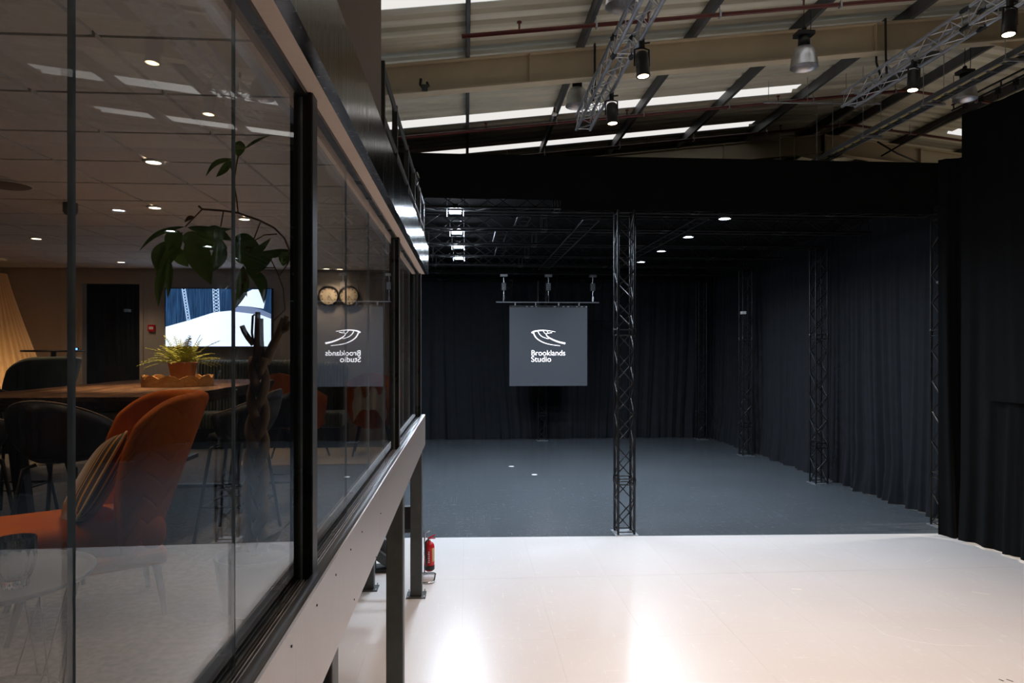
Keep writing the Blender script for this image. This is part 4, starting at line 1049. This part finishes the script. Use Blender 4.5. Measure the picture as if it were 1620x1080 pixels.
curtain('dark curtain filling the lounge doorway', [(xd0-.1, WB+.2), (xd1+.1, WB+.2)], ZF+.01, 4.95, .16, .03, 'cloth_navy', 61, 0, flare=1.1)
# ---- seating at the back
def sofa(x0, x1, y0, y1, zt, lab, m_='green_ribbed'):
    t = thing('bench_sofa', lab, 'sofa', ((x0+x1)/2, (y0+y1)/2, ZF), 'green ribbed bench sofas')
    o = MB().box((x0, y0+.42, ZF+.42), (x1, y1, zt)).build('backrest', m_, t); bevel(o, .09, 5)
    for p in o.data.polygons: p.use_smooth = True
    o = MB().box((x0, y0, ZF+.28), (x1, y0+.5, ZF+.5)).build('seat', m_, t); bevel(o, .05, 4)
    MB().box((x0+.03, y0+.04, ZF+.004), (x1-.03, y1-.02, ZF+.28)).build('plinth', 'leather_dark', t)
    return t
sofa(-3.9, -2.52, 9.72, 10.45, 3.69, 'green ribbed bench sofa under the television'); sofa(-2.47, -1.74, 9.72, 10.45, 3.66, 'green ribbed bench sofa under the wall clocks')
tag(MB().box((-2.75, 8.3, ZF+.001), (-.95, 9.7, ZF+.014)).build('area_rug', 'rug'), 'sandy rug in front of the bench sofas', 'rug')
def tub(lab, x, y, rz):
    t = thing('tub_chair', lab, 'armchair', (x, y, ZF+(.0145 if x > -3 else 0)), 'orange tub chairs at the back of the lounge', R(rz))
    mb = MB().grid(bucket(.72, .42, .33, .34, 108), 26, 8); mb.v = [v+Vector((0, 0, .36)) for v in mb.v]
    o = mb.build('shell', 'velvet', t, False); sd = o.modifiers.new('s', 'SOLIDIFY'); sd.thickness = .05; sd.offset = 0
    MB().lathe([(0, .12), (.2, .12), (.27, .09), (.28, .04), (.2, -.02), (0, -.02)], (.04, 0, .38), 24).build('seat', 'velvet', t, False)
    for a, b in ((1, 1), (1, -1), (-1, 1), (-1, -1)): MB().tube((.17*a, .17*b, .38), (.25*a, .25*b, 0), .016, 8, .011).build('leg', 'black_metal', t, False)
    return t
tub('orange tub chair at the back of the lounge next to the far glass', -1.22, 9.1, 95); tub('orange tub chair at the back of the lounge beside the sofa', -2.1, 8.85, 60)
t = thing('throw_blanket', 'cream throw draped over an orange tub chair', 'blanket', (-1.2, 8.85, 3.2))
MB().grid(lambda u, v: Vector((-1.42+.42*u+.01*math.sin(9*v), 8.74-.03*math.sin(u*14)-.05*math.sin(v*math.pi/2), 3.37-.42*v*(1-.35*abs(math.sin(u*3.4)))-.02*math.cos(u*14))), 30, 12).build('cloth', 'cream', t)
# ---- left back corner: high table, green chairs, pleated lamp
t = thing('high_table', 'thin round high table beside the doorway', 'table', (-5.06, 8.75, ZF))
MB().lathe([(0, 0), (.33, 0), (.34, .012), (.33, .024), (0, .024)], (-5.06, 8.75, 3.815), 36).build('top', 'black_metal', t)
MB().tube((-5.06, 8.75, ZF+.02), (-5.06, 8.75, 3.815), .03, 12).build('column', 'black_metal', t); MB().lathe([(0, .02), (.24, .012), (.25, 0)], (-5.06, 8.75, ZF), 28).build('base', 'black_metal', t)
wing_chair('wing_chair', 'dark green high-backed armchair under the high table', 'green_fabric', 'green_fabric', (-4.8, 7.9, ZF), R(160), 1.3)
o = tub('dark tub chair in the far left corner of the lounge', -5.2, 7.35, 30); o['group'] = 'dark chairs'
for ch in o.children:
    if ch.name.startswith(('shell', 'seat')): ch.data.materials[0] = M['leather_dark']
del o['group']
m = bpy.data.materials.new('lamp_paper'); m.use_nodes = True; t_ = NT(m); t_.n.clear()
df = t_.new('ShaderNodeBsdfDiffuse'); tr = t_.new('ShaderNodeBsdfTranslucent'); mx = t_.new('ShaderNodeMixShader'); mx.inputs[0].default_value = .6
df.inputs[0].default_value = (.75, .6, .42, 1); tr.inputs[0].default_value = (.8, .6, .38, 1)
oo = t_.new('ShaderNodeOutputMaterial'); t_.link(df.outputs[0], mx.inputs[1]); t_.link(tr.outputs[0], mx.inputs[2]); t_.link(mx.outputs[0], oo.inputs[0]); M['lamp_paper'] = m
lx, ly = -6.3, 9.45
t = thing('floor_lamp', 'large pleated paper lamp glowing in the far left corner', 'lamp', (lx, ly, ZF))
mb = MB(); n = 120
mb.grid(lambda u, v: Vector((lx+lerp(.2, .72, v**1.1)*(1+.045*math.cos(u*2*math.pi*40))*math.cos(2*math.pi*u), ly+lerp(.2, .72, v**1.1)*(1+.045*math.cos(u*2*math.pi*40))*math.sin(2*math.pi*u), lerp(4.85, 3.1, v))), 240, 8, smooth=False)
mb.build('pleated_shade', 'lamp_paper', t)
MB().tube((lx, ly, ZF+.02), (lx, ly, 4.8), .012, 8).build('pole', 'black_metal', t); MB().lathe([(0, .025), (.2, .02), (.21, 0)], (lx, ly, ZF), 24).build('base', 'black_metal', t)
l = bpy.data.lights.new('lamp_light', 'POINT'); l.energy = 12; l.color = (1, .62, .3); l.shadow_soft_size = .06
lo = bpy.data.objects.new('lamp_light', l); COL.objects.link(lo); lo.parent = t; lo.location = (0.1, -.1, 3.3-ZF)
